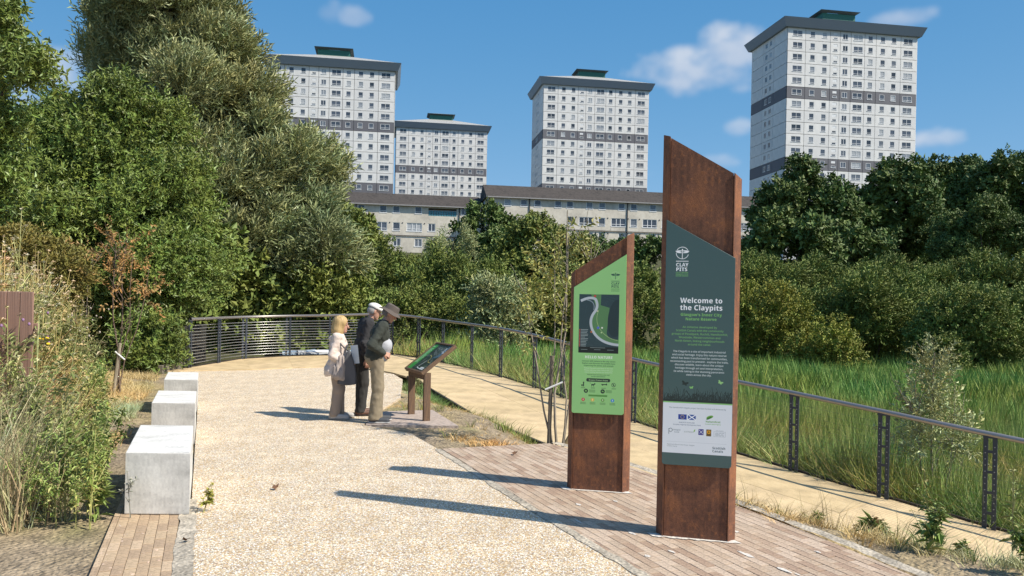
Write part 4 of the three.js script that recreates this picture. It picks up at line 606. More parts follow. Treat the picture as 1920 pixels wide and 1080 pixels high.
// woman with blonde hair
{
  const hd = head([0.045, 1.375, 0], 0.08, -0.05, 0.95), J = { pelvis: [0, 0.80, 0], chest: [0.01, 1.08, 0], neck: [0.02, 1.23, 0], head: hd, ...stance(0.075, 0.78), shoulderR: [0, 1.19, 0.145], elbowR: [-0.06, 0.94, 0.21], wristR: [0.13, 0.84, 0.17], shoulderL: [0, 1.19, -0.145], elbowL: [-0.03, 0.94, -0.2], wristL: [0.15, 0.86, -0.14] };
  const beige = weave([0.64, 0.54, 0.48], 4);
  const [P, h] = person({ at: [-2.55, 0.004, -11.6], turn: 0.12, label: 'woman in beige jacket with blonde bob carrying a grey shoulder bag', joints: J, fat: 0.92, arm: 0.95, cuff: 0.075, trousers: weave([0.30, 0.24, 0.195], 7, 0.15), jacket: beige, hem: 0.66, hemSlope: 0.25, flare: true, shoe: std([0.42, 0.40, 0.38], 0.8), sole: std([0.3, 0.28, 0.26], 0.8), hands: [hand(J.wristR, [0.8, -0.35, -0.25], [0, 0.5, 1], 0.55, 1), hand(J.wristL, [0.85, -0.3, 0.2], [0, 0.5, -1], 0.5, -1)] });
  const I = h.clone().invert(), e = I.elements;
  part('hair', isosurface((X, Y, Z) => { const x = e[0] * X + e[4] * Y + e[8] * Z + e[12], y = e[1] * X + e[5] * Y + e[9] * Z + e[13], z = e[2] * X + e[6] * Y + e[10] * Z + e[14];
    let d = ell(x, y, z, [-0.02, 0.038, 0], [0.112, 0.105, 0.098]); d = smin(d, ell(x, y, z, [-0.045, -0.075, 0], [0.095, 0.115, 0.108]), 0.04); d = Math.max(d, -ell(x, y, z, [0.12, -0.04, 0], [0.10, 0.115, 0.075]), -0.165 - y + 0.03 * noise3(x * 60, 1, z * 60));
    return d + 0.012 * (noise3(x * 45, y * 6, z * 45) - 0.5); }, J.head.c.map((v) => v - 0.22), J.head.c.map((v) => v + 0.18), 0.006), std([0.58, 0.40, 0.20], 0.6, { map: tex([256, 64], (u, v) => { const k = 0.7 + 0.45 * fbm(u * 64, v * 3, 2, 3, 64); return [k, k, k * 0.96]; }) }), P);
  part('hood', isosurface((x, y, z) => Math.max(cap(x, y, z, [-0.075, 1.17, -0.06], [-0.075, 1.17, 0.06], 0.055, 0.055), -cap(x, y, z, [-0.06, 1.22, -0.05], [-0.06, 1.22, 0.05], 0.04, 0.04)) + 0.02 * (noise3(x * 22, y * 22, z * 22) - 0.5), [-0.2, 1.05, -0.18], [0.05, 1.28, 0.18], 0.01), beige, P);
  part('draped_cardigan', isosurface((x, y, z) => { let d = smin(cap(x, y, z, [0.06, 0.9, 0.2], [0.02, 0.66, 0.22], 0.05, 0.075), cap(x, y, z, [0.12, 0.86, 0.2], [0.09, 0.62, 0.22], 0.04, 0.045), 0.04); return d + 0.035 * (noise3(x * 38, y * 9, z * 38) - 0.5); }, [-0.14, 0.5, 0.08], [0.24, 1.0, 0.34], 0.008), weave([0.40, 0.34, 0.31], 12, 0.3), P);
  // the bag she carries and the leaflet tucked beside it
  const s = new THREE.Shape(); s.moveTo(-0.14, 0); s.quadraticCurveTo(0, -0.035, 0.15, 0.0); s.quadraticCurveTo(0.15, 0.2, 0.055, 0.42); s.lineTo(0.02, 0.5); s.lineTo(-0.005, 0.42); s.quadraticCurveTo(-0.1, 0.25, -0.14, 0);
  const bg = new THREE.ExtrudeGeometry(s, { depth: 0.04, bevelEnabled: true, bevelSize: 0.02, bevelThickness: 0.03, bevelSegments: 4, curveSegments: 10 }); bg.translate(0, 0, -0.02);
  const b = thing('shoulder_bag', 'slouchy dark grey shoulder bag hanging at the woman\'s hip', 'bag', [-2.37, 0.55, -11.42], 0.1); b.scale.set(0.82, 0.95, 0.9); part('pouch', bg, weave([0.10, 0.10, 0.11], 9, 0.2), b); part('strap', new THREE.TubeGeometry(new THREE.CatmullRomCurve3([V(0.02, 0.48, 0), V(-0.09, 0.56, 0.0), V(-0.2, 0.68, -0.05)]), 12, 0.012, 6), weave([0.09, 0.09, 0.1], 5), b);
  const lf = new THREE.BoxGeometry(0.1, 0.27, 0.006, 4, 6, 1), lp = lf.attributes.position; for (let i = 0; i < lp.count; i++) lp.setZ(i, lp.getZ(i) + 0.02 * Math.sin(lp.getX(i) * 20) + 0.01 * lp.getY(i)); lf.computeVertexNormals();
  const L = part('leaflet', lf, std([0.72, 0.74, 0.76], 0.7), scene); L.position.set(-2.27, 0.96, -11.47); L.rotation.set(0, 0.3, 0.12); tag(L, 'folded white paper leaflet beside the grey shoulder bag', 'leaflet');
}
// man in dark jacket and white flat cap
{
  const hd = head([0.19, 1.575, 0.01], 0.35, 0.0, 1), J = { pelvis: [0, 0.93, 0], chest: [0.07, 1.27, 0], neck: [0.13, 1.45, 0], head: hd, ...stance(0.085, 0.92), shoulderR: [0.07, 1.40, 0.175], elbowR: [-0.02, 1.10, 0.235], wristR: [0.03, 0.86, 0.22], shoulderL: [0.07, 1.40, -0.175], elbowL: [0.03, 1.10, -0.23], wristL: [0.12, 0.88, -0.2] };
  const [P, h] = person({ at: [-2.29, 0.004, -12.05], turn: 0.45, label: 'man in black quilted jacket and white flat cap', joints: J, fat: 0.97, arm: 1.0, trousers: weave([0.045, 0.042, 0.04], 2), jacket: weave([0.035, 0.034, 0.037], 3), hem: 0.86, shoe: std([0.11, 0.05, 0.03], 0.6), hands: [hand(J.wristR, [0.15, -1, 0], [0, 0, 1], 0.35, 1), hand(J.wristL, [0.2, -1, 0], [0, 0, -1], 0.35, -1)] });
  const g = isosurface((x, y, z) => { let d = ell(x, y, z, [-0.005, 0.065, 0], [0.118, 0.072, 0.098]); d = Math.max(d, 0.045 - y - x * 0.12); d = smin(d, Math.max(ell(x, y, z, [0.09, 0.052, 0], [0.075, 0.014, 0.075])), 0.02); return d; }, [-0.16, 0, -0.14], [0.2, 0.18, 0.14], 0.006); g.applyMatrix4(h); part('flat_cap', g, weave([0.66, 0.65, 0.61], 6, 0.1), P);
  const hr = isosurface((x, y, z) => Math.max(ell(x, y, z, [-0.02, 0.01, 0], [0.098, 0.09, 0.083]), x + 0.02, -0.05 - y), [-0.15, -0.1, -0.12], [0.1, 0.15, 0.12], 0.006); hr.applyMatrix4(h); part('hair', hr, std([0.35, 0.33, 0.31], 0.8), P);
}
// man in green jacket, khaki trousers and bucket hat
{
  const hd = head([0.175, 1.555, 0.0], 0.5, -0.1, 1), J = { pelvis: [-0.02, 0.93, 0], chest: [0.04, 1.25, 0], neck: [0.095, 1.43, 0], head: hd, ...stance(0.09, 0.92, 0.04), shoulderR: [0.07, 1.38, 0.18], elbowR: [-0.09, 1.12, 0.30], wristR: [0.09, 0.99, 0.17], shoulderL: [0.07, 1.38, -0.18], elbowL: [-0.02, 1.08, -0.25], wristL: [0.03, 0.87, -0.22] };
  const [P, h] = person({ at: [-1.93, 0.006, -11.33], turn: 0.22, label: 'stooping man in dark green jacket, khaki trousers and brown bucket hat', joints: J, fat: 1.05, arm: 1.08, cuff: 0.088, trousers: weave([0.30, 0.245, 0.165], 11, 0.18), jacket: weave([0.045, 0.052, 0.042], 13), hem: 0.90, hemSlope: 0.35, shoe: std([0.055, 0.06, 0.068], 0.7), sole: std([0.42, 0.41, 0.40], 0.7), hands: [hand(J.wristR, [0.75, -0.25, -0.35], [0.1, 0.4, 1], 0.5, 1), hand(J.wristL, [0.5, -0.9, 0.1], [0, 0, -1], 0.4, -1)] });
  part('shirt', isosurface((x, y, z) => Math.max(union([[[0.045, 0.96, -0.05], [0.045, 0.96, 0.05], 0.125, 0.125], [[0.085, 1.1, -0.05], [0.085, 1.1, 0.05], 0.13, 0.13]], x, y, z, 0.05), 0.87 - y) + 0.01 * (noise3(x * 20, y * 20, z * 20) - 0.5), [-0.15, 0.8, -0.22], [0.26, 1.28, 0.22], 0.011), weave([0.40, 0.41, 0.44], 15, 0.1), P);
  const pts = [[0.001, 0.118], [0.055, 0.117], [0.082, 0.11], [0.09, 0.10], [0.1, 0.04], [0.104, 0.028], [0.155, -0.005], [0.158, -0.009], [0.152, -0.011], [0.102, 0.02], [0.096, 0.035]].map((p) => new THREE.Vector2(...p)); const g = new THREE.LatheGeometry(pts, 36), gp = g.attributes.position; for (let i = 0; i < gp.count; i++) { const x = gp.getX(i), z = gp.getZ(i), a = Math.atan2(z, x); gp.setY(i, gp.getY(i) + (Math.hypot(x, z) > 0.11 ? 0.008 * Math.sin(a * 3 + 1) : 0.004 * Math.sin(a * 5))); gp.setX(i, x * 1.12); } g.translate(-0.005, 0.02, 0); g.computeVertexNormals(); g.applyMatrix4(h); part('bucket_hat', g, weave([0.10, 0.082, 0.072], 17, 0.15), P);
  const hr = isosurface((x, y, z) => Math.max(ell(x, y, z, [-0.02, 0.0, 0], [0.098, 0.09, 0.083]), x + 0.015, -0.06 - y), [-0.15, -0.1, -0.12], [0.1, 0.15, 0.12], 0.006); hr.applyMatrix4(h); part('hair', hr, std([0.16, 0.14, 0.13], 0.8), P);
}

// ---------- leaves, sprigs and tufts ----------
function quadLeaf(out, base, dir, side, up, L, W, bend = 0.15) {   // a folded leaf: two faces meeting at the midrib
  const t = base.clone().addScaledVector(dir, L).addScaledVector(up, -L * bend), m = base.clone().addScaledVector(dir, L * 0.45).addScaledVector(up, L * 0.03), l = m.clone().addScaledVector(side, W / 2).addScaledVector(up, W * 0.16), r = m.clone().addScaledVector(side, -W / 2).addScaledVector(up, W * 0.16);
  for (const [a, b, c] of [[base, r, t], [base, t, l]]) out.push(a.x, a.y, a.z, b.x, b.y, b.z, c.x, c.y, c.z);
}
function fromArray(pos, col) { const g = new THREE.BufferGeometry(); g.setAttribute('position', new THREE.Float32BufferAttribute(pos, 3)); if (col) g.setAttribute('color', new THREE.Float32BufferAttribute(col, 3)); g.computeVertexNormals(); return g; }
const rv = (r) => { const z = 2 * r() - 1, a = r() * 6.2832, s = Math.sqrt(1 - z * z); return V(Math.cos(a) * s, z, Math.sin(a) * s); };
function sprig(seed, n, len, L, W, spread) {   // a twig along +y with leaves round it
  const r = rng(seed), out = [];
  for (let i = 0; i < n; i++) {
    const t = (i + 0.3 + 0.4 * r()) / n, a = i * 2.4 + r(), b = V((r() - 0.5) * len * 0.14, t * len, (r() - 0.5) * len * 0.14), o = V(Math.cos(a), 0, Math.sin(a)), d = V(0, 1, 0).multiplyScalar(1 - spread).addScaledVector(o, spread * (0.7 + 0.6 * r())).addScaledVector(rv(r), 0.25).normalize(), s = d.clone().cross(rv(r)).normalize(), u = s.clone().cross(d).normalize(), k = 0.7 + 0.6 * r();
    quadLeaf(out, b, d, s, u, L * k, W * k);
  }
  return fromArray(out);
}
function crown(parent, geo, mat, big, o) {   // leaf sprigs spread through clumps that stand out from the lobes
  const cr = rng(o.seed + 500), lobes = [];
  for (const [C, R, sy = 1, sz = 1] of big) {
    if (!o.clump) { lobes.push([C, R, sy, sz]); continue; }
    lobes.push([C, R * 0.62, sy, sz, 0.35]);
    for (let i = 0; i < o.clump; i++) { const d = rv(cr); d.y = d.y * 0.85 + 0.12; const k = 0.62 + 0.3 * cr(), q = R * (0.26 + 0.24 * cr()); lobes.push([[C[0] + d.x * R * k, C[1] + d.y * R * k * sy, C[2] + d.z * R * k * sz], q, 0.85, 1]); }
  }
  const r = rng(o.seed), q0 = V(0, 1, 0), wind = o.wind ? V(...o.wind) : null;
  const area = lobes.map(([, R, sy = 1, sz = 1, w = 1]) => 12.57 * R * R * (sy + sz + sy * sz) / 3 * w), total = area.reduce((a, b) => a + b, 0), n = Math.min(o.most ?? 60000, Math.round(total * o.dens));
  const M = new THREE.InstancedMesh(geo, mat, n), m4 = new THREE.Matrix4(), q = new THREE.Quaternion(), c = new THREE.Color(), roll = new THREE.Quaternion();
  let k = 0, guard = 0;
  while (k < n && guard++ < n * 8) {
    let pick = r() * total, i = 0; while (pick > area[i] && i < lobes.length - 1) pick -= area[i++];
    const [C, R, sy = 1, sz = 1] = lobes[i], d = rv(r), ph = i * 7.1 + o.seed, f = 1 + (o.rough ?? 0.5) * (fbm(d.x * 1.9 + ph, d.y * 1.9, d.z * 1.9, 3) - 0.5) * 2, rad = f * (1 - (o.depth ?? 0.45) * Math.pow(r(), 1.6)) * R;
    const p = V(C[0] + d.x * rad, C[1] + d.y * rad * sy, C[2] + d.z * rad * sz);
    if (p.y < (o.floor ?? -1e9)) continue;
    if (noise3(p.x * (o.gap ?? 1.1), p.y * (o.gap ?? 1.1), p.z * (o.gap ?? 1.1) + 31) < (o.holes ?? 0.27)) continue;
    let deep = false; for (let j = 0; j < lobes.length; j++) if (j !== i) { const [E, S, ey = 1, ez = 1] = lobes[j]; if (Math.abs(p.x - E[0]) < S && ((p.x - E[0]) / S) ** 2 + ((p.y - E[1]) / S / ey) ** 2 + ((p.z - E[2]) / S / ez) ** 2 < 0.35) { deep = true; break; } }
    if (deep && r() < 0.85) continue;
    const dir = d.clone().multiplyScalar(o.out ?? 0.9).add(V(0, o.up ?? 0.35, 0)).addScaledVector(rv(r), o.mess ?? 0.7); if (wind) dir.addScaledVector(wind, 1); dir.normalize();
    q.setFromUnitVectors(q0, dir).multiply(roll.setFromAxisAngle(q0, r() * 6.283)); const s = 0.5 + 0.9 * r(); m4.compose(p, q, V(s, s, s)); M.setMatrixAt(k, m4);
    const v = (0.78 + 0.44 * r()) * (0.8 + 0.4 * noise3(p.x * 0.7, p.y * 0.7, p.z * 0.7 + 5)), w = (r() - 0.5) * 0.24 + (noise3(p.x * 0.4 + 9, p.y * 0.4, p.z * 0.4) - 0.5) * 0.2; M.setColorAt(k, c.setRGB(v * (1 + w), v, v * (1 - w * 0.6))); k++;
  }
  M.count = k; M.name = o.name ?? 'crown'; M.userData.kind = 'stuff'; sh(M); parent.add(M); return M;
}
const bark = std([0.11, 0.09, 0.07], 0.95, { map: grain }), barkPale = std([0.46, 0.41, 0.35], 0.9, { map: grain });
function limb(a, b, r0, r1, seed, wob = 0.12) { const r = rng(seed), A = V(...a), B = V(...b), l = A.distanceTo(B), pts = []; for (let i = 0; i <= 4; i++) { const p = A.clone().lerp(B, i / 4); if (i && i < 4) p.add(rv(r).multiplyScalar(l * wob * 0.5)); pts.push(p); } const c = new THREE.CatmullRomCurve3(pts), g = new THREE.TubeGeometry(c, 8, 1, 6, false), P = g.attributes.position; for (let i = 0; i <= 8; i++) { const ctr = c.getPointAt(i / 8), rad = lerp(r0, r1, i / 8); for (let j = 0; j <= 6; j++) { const q = i * 7 + j; P.setXYZ(q, ctr.x + (P.getX(q) - ctr.x) * rad, ctr.y + (P.getY(q) - ctr.y) * rad, ctr.z + (P.getZ(q) - ctr.z) * rad); } } g.computeVertexNormals(); return g; }
function tree(name, label, category, base, lobes, geo, mat, o, group) {   // lobes in world metres
  const g = thing(name, label, category, base, 0, group), loc = lobes.map(([c, ...rest]) => [[c[0] - base[0], c[1] - base[1], c[2] - base[2]], ...rest]), hi = Math.max(...loc.map((l) => l[0][1])), tr = o.trunk ?? 0.018 * hi + 0.05;
  const mid = loc.reduce((a, l) => [a[0] + l[0][0] / loc.length, 0, a[2] + l[0][2] / loc.length], [0, 0, 0]), fork = [mid[0] * 0.5, hi * (o.fork ?? 0.3), mid[2] * 0.5];
  const gs = o.stems ? loc.map((l, i) => limb([0.25 * Math.sin(i * 2.1), -0.1, 0.25 * Math.cos(i * 2.1)], l[0], tr * 0.6, tr * 0.2, i + o.seed)) : [limb([0, -0.2, 0], fork, tr, tr * 0.75, o.seed), ...loc.map((l, i) => limb(fork, l[0], tr * 0.55, tr * 0.15, i + o.seed + 3))];
  if (!o.stems) for (let i = 0; i < loc.length; i++) for (let k = 0; k < 3; k++) { const r = rng(o.seed * 9 + i * 5 + k), d = rv(r), [C, R, sy = 1] = loc[i]; gs.push(limb(C, [C[0] + d.x * R * 0.8, C[1] + Math.abs(d.y) * R * sy * 0.8, C[2] + d.z * R * 0.8], tr * 0.16, tr * 0.04, i * 7 + k)); }
  part('trunk', merge(gs), o.bark ?? bark, g); crown(g, geo, mat, loc, { ...o, floor: 0.02 }); return g;
}
const G = {   // sprig shapes
  broad: sprig(1, 9, 0.6, 0.32, 0.22, 0.6), broadFine: sprig(2, 10, 0.48, 0.2, 0.13, 0.6), willow: sprig(3, 13, 0.62, 0.2, 0.042, 0.38), willowFar: sprig(4, 10, 0.65, 0.24, 0.085, 0.45), ash: sprig(5, 16, 0.44, 0.12, 0.042, 0.62), ashNear: sprig(9, 16, 0.34, 0.1, 0.034, 0.62), scrub: sprig(6, 11, 0.5, 0.16, 0.08, 0.5), fine: sprig(7, 14, 0.26, 0.06, 0.022, 0.55), sap: sprig(8, 9, 0.26, 0.07, 0.028, 0.6) };
const Lf = { maple: leafMat([0.100, 0.152, 0.032], 0.65), olive: leafMat([0.168, 0.208, 0.041], 0.7), yellow: leafMat([0.235, 0.245, 0.036], 0.7), willow: leafMat([0.31, 0.345, 0.165], 0.5), ash: leafMat([0.180, 0.240, 0.050], 0.5), pale: leafMat([0.34, 0.37, 0.17], 0.55), brown: leafMat([0.36, 0.215, 0.075]), sap: leafMat([0.29, 0.30, 0.08]) };

// ---------- the trees and bushes ----------
// left: windblown willow, ash, edge tree
tree('willow_tree', 'tall windblown grey green willow reaching above the picture', 'tree', [-9.5, -0.3, -30], [[[-13.61, 12.19, -30.00], 1.9], [[-11.95, 10.50, -30.00], 1.75], [[-15.08, 11.15, -31.00], 1.98], [[-9.95, 8.29, -29.50], 1.5], [[-12.12, 8.87, -30.00], 2.24], [[-8.04, 6.15, -29.00], 1.35], [[-10.09, 5.72, -29.00], 1.98], [[-12.88, 6.42, -30.00], 2.24], [[-7.39, 4.54, -28.50], 1.03], [[-8.91, 3.74, -28.50], 1.55], [[-11.02, 3.34, -29.00], 1.89], [[-15.85, 12.61, -31.00], 1.46], [[-11.44, 12.38, -31.00], 0.62], [[-6.85, 3.36, -28.00], 1.12]], G.willow, Lf.willow, { seed: 51, dens: 42, clump: 13, wind: [0.65, 0.55, 0.1], most: 30000, trunk: 0.4, rough: 0.55, holes: 0.3, gap: 0.8, fork: 0.22 }, 'trees beside the platform');
tree('ash_tree', 'leafy green ash tree in front of the tall willow', 'tree', [-11.6, 0, -20.5], [[[-10.90, 6.46, -21.00], 0.95], [[-11.87, 5.37, -21.00], 1.3], [[-10.46, 5.83, -21.00], 1.38], [[-12.40, 4.16, -20.50], 1.46], [[-10.87, 4.33, -20.50], 1.63], [[-9.57, 4.28, -21.00], 1.38], [[-11.53, 3.03, -20.00], 1.55], [[-10.01, 2.96, -20.50], 1.46], [[-12.88, 3.00, -20.00], 1.29], [[-8.97, 2.59, -21.00], 1.20], [[-10.82, 1.69, -20.50], 1.29]], G.ash, Lf.ash, { seed: 52, dens: 60, clump: 12, most: 17000, wind: [0.3, 0.3, 0], trunk: 0.16, rough: 0.6, holes: 0.26 }, 'trees beside the platform');
tree('ash_tree', 'ash branches leaning in from the left edge of the picture', 'tree', [-10.4, 0.3, -13], [[[-9.15, 6.14, -13.00], 0.6], [[-8.32, 6.22, -12.60], 0.24, 1.3], [[-7.87, 5.34, -12.60], 0.26, 0.6], [[-9.13, 4.90, -13.00], 0.55], [[-8.41, 4.43, -12.80], 0.24], [[-9.19, 3.67, -13.00], 0.7]], G.ashNear, Lf.ash, { seed: 53, dens: 120, clump: 9, most: 6000, trunk: 0.12, rough: 0.8, holes: 0.38 }, 'trees beside the platform');
tree('willow_bush', 'olive green willow bush leaning over the platform railing', 'bush', [-8.4, -0.7, -29.5], [[[-6.72, 4.02, -29.00], 1.2], [[-7.15, 2.62, -28.50], 1.7], [[-6.10, 2.46, -29.00], 1.1], [[-8.87, 1.81, -28.50], 1.6], [[-5.88, 1.29, -29.00], 0.9], [[-7.70, 1.06, -28.50], 1.3]], G.scrub, Lf.olive, { seed: 54, clump: 8, dens: 45, most: 9000, stems: true, wind: [0.35, 0.3, 0], rough: 0.6 }, 'bushes round the platform');
tree('dark_bush', 'dark green bush directly behind the platform railing', 'bush', [-10.0, -0.5, -28], [[[-10.25, 2.35, -28.00], 1.6], [[-10.97, 1.02, -27.50], 1.5], [[-9.08, 0.86, -28.00], 1.5], [[-10.01, -0.11, -28.00], 1.3], [[-7.82, 0.01, -28.30], 1.1]], G.broadFine, Lf.olive, { seed: 55, clump: 8, dens: 45, most: 8000, stems: true, holes: 0.33, rough: 0.6 }, 'bushes round the platform');
tree('dark_bush', 'shadowy green bush between the ash tree and the railing end', 'bush', [-11.2, -0.1, -23], [[[-10.43, 1.88, -23.00], 1.25], [[-11.12, 1.09, -23.00], 1.05], [[-10.20, 2.62, -25.50], 1.2]], G.broadFine, Lf.olive, { seed: 56, clump: 8, dens: 45, most: 6000, stems: true, holes: 0.33 }, 'bushes round the platform');
tree('fern_bush', 'feathery bright green bush beside the dark timber fence', 'bush', [-9.6, 0, -19.3], [[[-8.72, 0.75, -19.00], 0.5, 0.8], [[-8.76, 0.39, -18.60], 0.38, 0.7], [[-8.49, 0.44, -19.00], 0.26, 0.9]], G.ash, Lf.ash, { seed: 57, dens: 120, most: 1600, stems: true, wind: [0.5, -0.1, 0.2] }, 'bushes round the platform');
tree('olive_bush', 'yellowish brown bush above the wooden hoarding', 'bush', [-10.3, 0.4, -14.5], [[[-8.94, 2.36, -14.50], 0.55, 0.7], [[-9.63, 2.34, -14.50], 0.7, 0.7], [[-8.35, 2.12, -14.50], 0.4]], G.fine, leafMat([0.25, 0.21, 0.05]), { seed: 58, dens: 260, most: 5200, stems: true }, 'bushes round the platform');

// middle distance, between the railing and the flats
const midBush = [
  ['maple_tree', 'dark maple tree in front of the gap between the two flats', 'tree', 86, [[-2.8, 11.2, 2.2], [-4.2, 9.5, 2.0], [-1.3, 9.5, 2.1], [-2.5, 7.8, 2.6], [-5.1, 7.7, 1.5]], 'maple', 'broad', 8, 0],
  ['rounded_tree', 'broad rounded tree left of the small totem', 'tree', 62, [[2.0, 6.6, 2.3], [-0.1, 5.7, 2.1], [4.1, 5.8, 2.2], [1.6, 3.6, 2.9], [4.6, 3.3, 2.1], [-0.9, 3.1, 1.9]], 'olive', 'broadFine', 24, 0],
  ['pale_willow', 'pale upright willow in front of the blue slatted balcony', 'tree', 72, [[-5.4, 7.7, 1.4], [-6.2, 6.2, 1.5], [-4.6, 5.8, 1.5], [-5.7, 4.5, 1.8]], 'pale', 'willowFar', 16, 1],
  ['willow_bush', 'mid green willow bush under the beige flats', 'bush', 56, [[-9.2, 5.1, 1.3], [-9.9, 3.6, 1.7], [-7.6, 4.0, 1.5], [-11.0, 4.3, 1.1], [-8.3, 2.1, 1.7], [-10.6, 1.7, 1.5]], 'olive', 'scrub', 22, 1],
  ['willow_bush', 'grey green willow bush with leaves blown to one side', 'bush', 50, [[-4.5, 4.2, 1.2], [-5.4, 3.1, 1.4], [-3.1, 3.2, 1.4], [-4.1, 1.8, 1.6]], 'olive', 'willowFar', 22, 1],
  ['rounded_bush', 'low rounded bush behind the ramp where the railing turns', 'bush', 43, [[-5.0, 1.9, 1.0], [-6.1, 1.6, 1.0], [-3.6, 1.7, 1.0], [-2.9, 1.2, 0.8], [-6.7, 1.0, 0.8]], 'olive', 'scrub', 26, 0],
  ['pale_willow', 'pale silvery willow bush beside the thin sapling', 'bush', 40, [[-0.7, 2.1, 0.8], [-1.5, 2.1, 0.9], [-0.3, 1.0, 0.9], [-1.6, 1.0, 1.0], [0.4, 1.0, 0.6]], 'pale', 'willowFar', 24, 1],
  ['willow_bush', 'dark willow bush in the shade left of the sapling', 'bush', 46, [[-2.2, 2.6, 1.1], [-1.1, 3.4, 1.0], [-3.0, 1.2, 1.1], [-1.4, 0.9, 1.1]], 'olive', 'scrub', 24, 0],
  ['yellow_bush', 'yellow green bush behind the thin sapling', 'bush', 44, [[2.4, 2.2, 1.3], [1.2, 1.3, 1.0], [3.6, 1.3, 1.2], [2.1, 0.7, 1.1], [4.5, 2.2, 1.1]], 'yellow', 'scrub', 24, 0],
  ['willow_bush', 'bright green bush seen between the two totems', 'bush', 47, [[7.8, 3.3, 1.1], [6.7, 2.3, 1.3], [8.4, 1.7, 1.3], [7.3, 0.7, 1.4], [6.0, 3.6, 1.0]], 'olive', 'scrub', 24, 1],
  ['dark_hedge', 'dark clipped hedge under the flats between the totems', 'hedge', 92, [[14.2, 8.8, 1.1], [15.7, 8.7, 1.2], [12.3, 8.5, 1.0], [17.3, 8.6, 1.1]], 'maple', 'broad', 12, 0],
  ['willow_bush', 'willow bush half hidden behind the tall totem', 'bush', 52, [[11.6, 3.9, 1.8], [10.6, 2.1, 1.8], [13.0, 2.5, 1.8], [12.0, 0.4, 1.8]], 'olive', 'scrub', 18, 0],
  ['pale_bush', 'light green bush low under the beige flats at the far left', 'bush', 66, [[-13.9, 6.1, 1.3], [-15.0, 4.8, 1.3], [-12.2, 6.6, 1.1], [-13.9, 3.4, 1.6]], 'olive', 'scrub', 18, 1],
  ['dark_bush', 'dark bush in shade behind the rounded tree', 'bush', 74, [[7.7, 6.6, 1.7], [6.2, 5.6, 1.7], [8.9, 5.1, 1.8], [7.5, 3.6, 2.0]], 'maple', 'broadFine', 14, 0],
];
const farRight = [
  ['maple_tree', 'dark maple tree in front of the nearest tower block base', 'tree', 82, [[30.0, 15.1, 2.4], [27.5, 13.3, 2.3], [32.5, 13.4, 2.4], [29.8, 11.4, 3.1], [26.2, 11.4, 1.7], [33.7, 11.0, 2.6]], 'maple', 'broad', 9, 0],
  ['maple_tree', 'tall dark maple tree right of the tower block base', 'tree', 84, [[41.2, 16.2, 2.2], [38.7, 15.0, 2.0], [43.2, 13.9, 2.2], [40.7, 12.5, 3.4], [37.3, 12.4, 2.3], [41.9, 9.6, 3.2], [37.9, 9.0, 2.8]], 'maple', 'broad', 9, 0],
  ['maple_tree', 'sunlit maple tree standing lowest beside the tall totem', 'tree', 70, [[24.0, 9.3, 1.7], [22.6, 8.1, 1.8], [25.9, 8.4, 1.8], [24.3, 6.9, 2.2], [27.6, 7.0, 1.6], [21.7, 6.6, 1.4]], 'maple', 'broad', 10, 0],
  ['maple_tree', 'dark tree on the skyline at the top right', 'tree', 98, [[54.0, 19.4, 2.4], [56.7, 19.1, 2.3], [53.1, 16.7, 2.4], [55.4, 15.1, 3.1]], 'maple', 'broad', 8, 0],
  ['maple_tree', 'dark tree on the skyline at the right edge', 'tree', 94, [[58.2, 19.1, 2.5], [60.7, 18.8, 2.5], [57.0, 16.5, 2.9], [61.4, 16.0, 2.9], [58.9, 14.0, 3.2], [56.0, 17.8, 1.7]], 'maple', 'broad', 8, 0],
  ['maple_tree', 'rounded mid green tree below the skyline trees', 'tree', 76, [[44.5, 11.3, 2.1], [42.5, 9.8, 2.1], [46.6, 10.1, 2.2], [44.1, 8.0, 2.6], [48.2, 8.6, 2.2], [41.8, 7.7, 1.7]], 'maple', 'broadFine', 16, 0],
  ['maple_tree', 'dark tree behind the small totem side of the nearest tower', 'tree', 78, [[33.6, 9.5, 2.1], [32.1, 7.9, 2.2], [35.8, 7.4, 2.1], [33.7, 6.6, 2.1]], 'maple', 'broad', 9, 0],
];
farRight.push(['dark_hedge', 'dark hedge closing the gap under the skyline trees', 'hedge', 92, [[47.5, 8.2, 3.2], [52.5, 8.6, 3.4], [57.5, 8.2, 3.4], [43.5, 7.6, 2.8], [61.5, 8.4, 3.2], [50, 11.4, 2.4], [55, 11.2, 2.4]], 'maple', 'broad', 9, 0]);
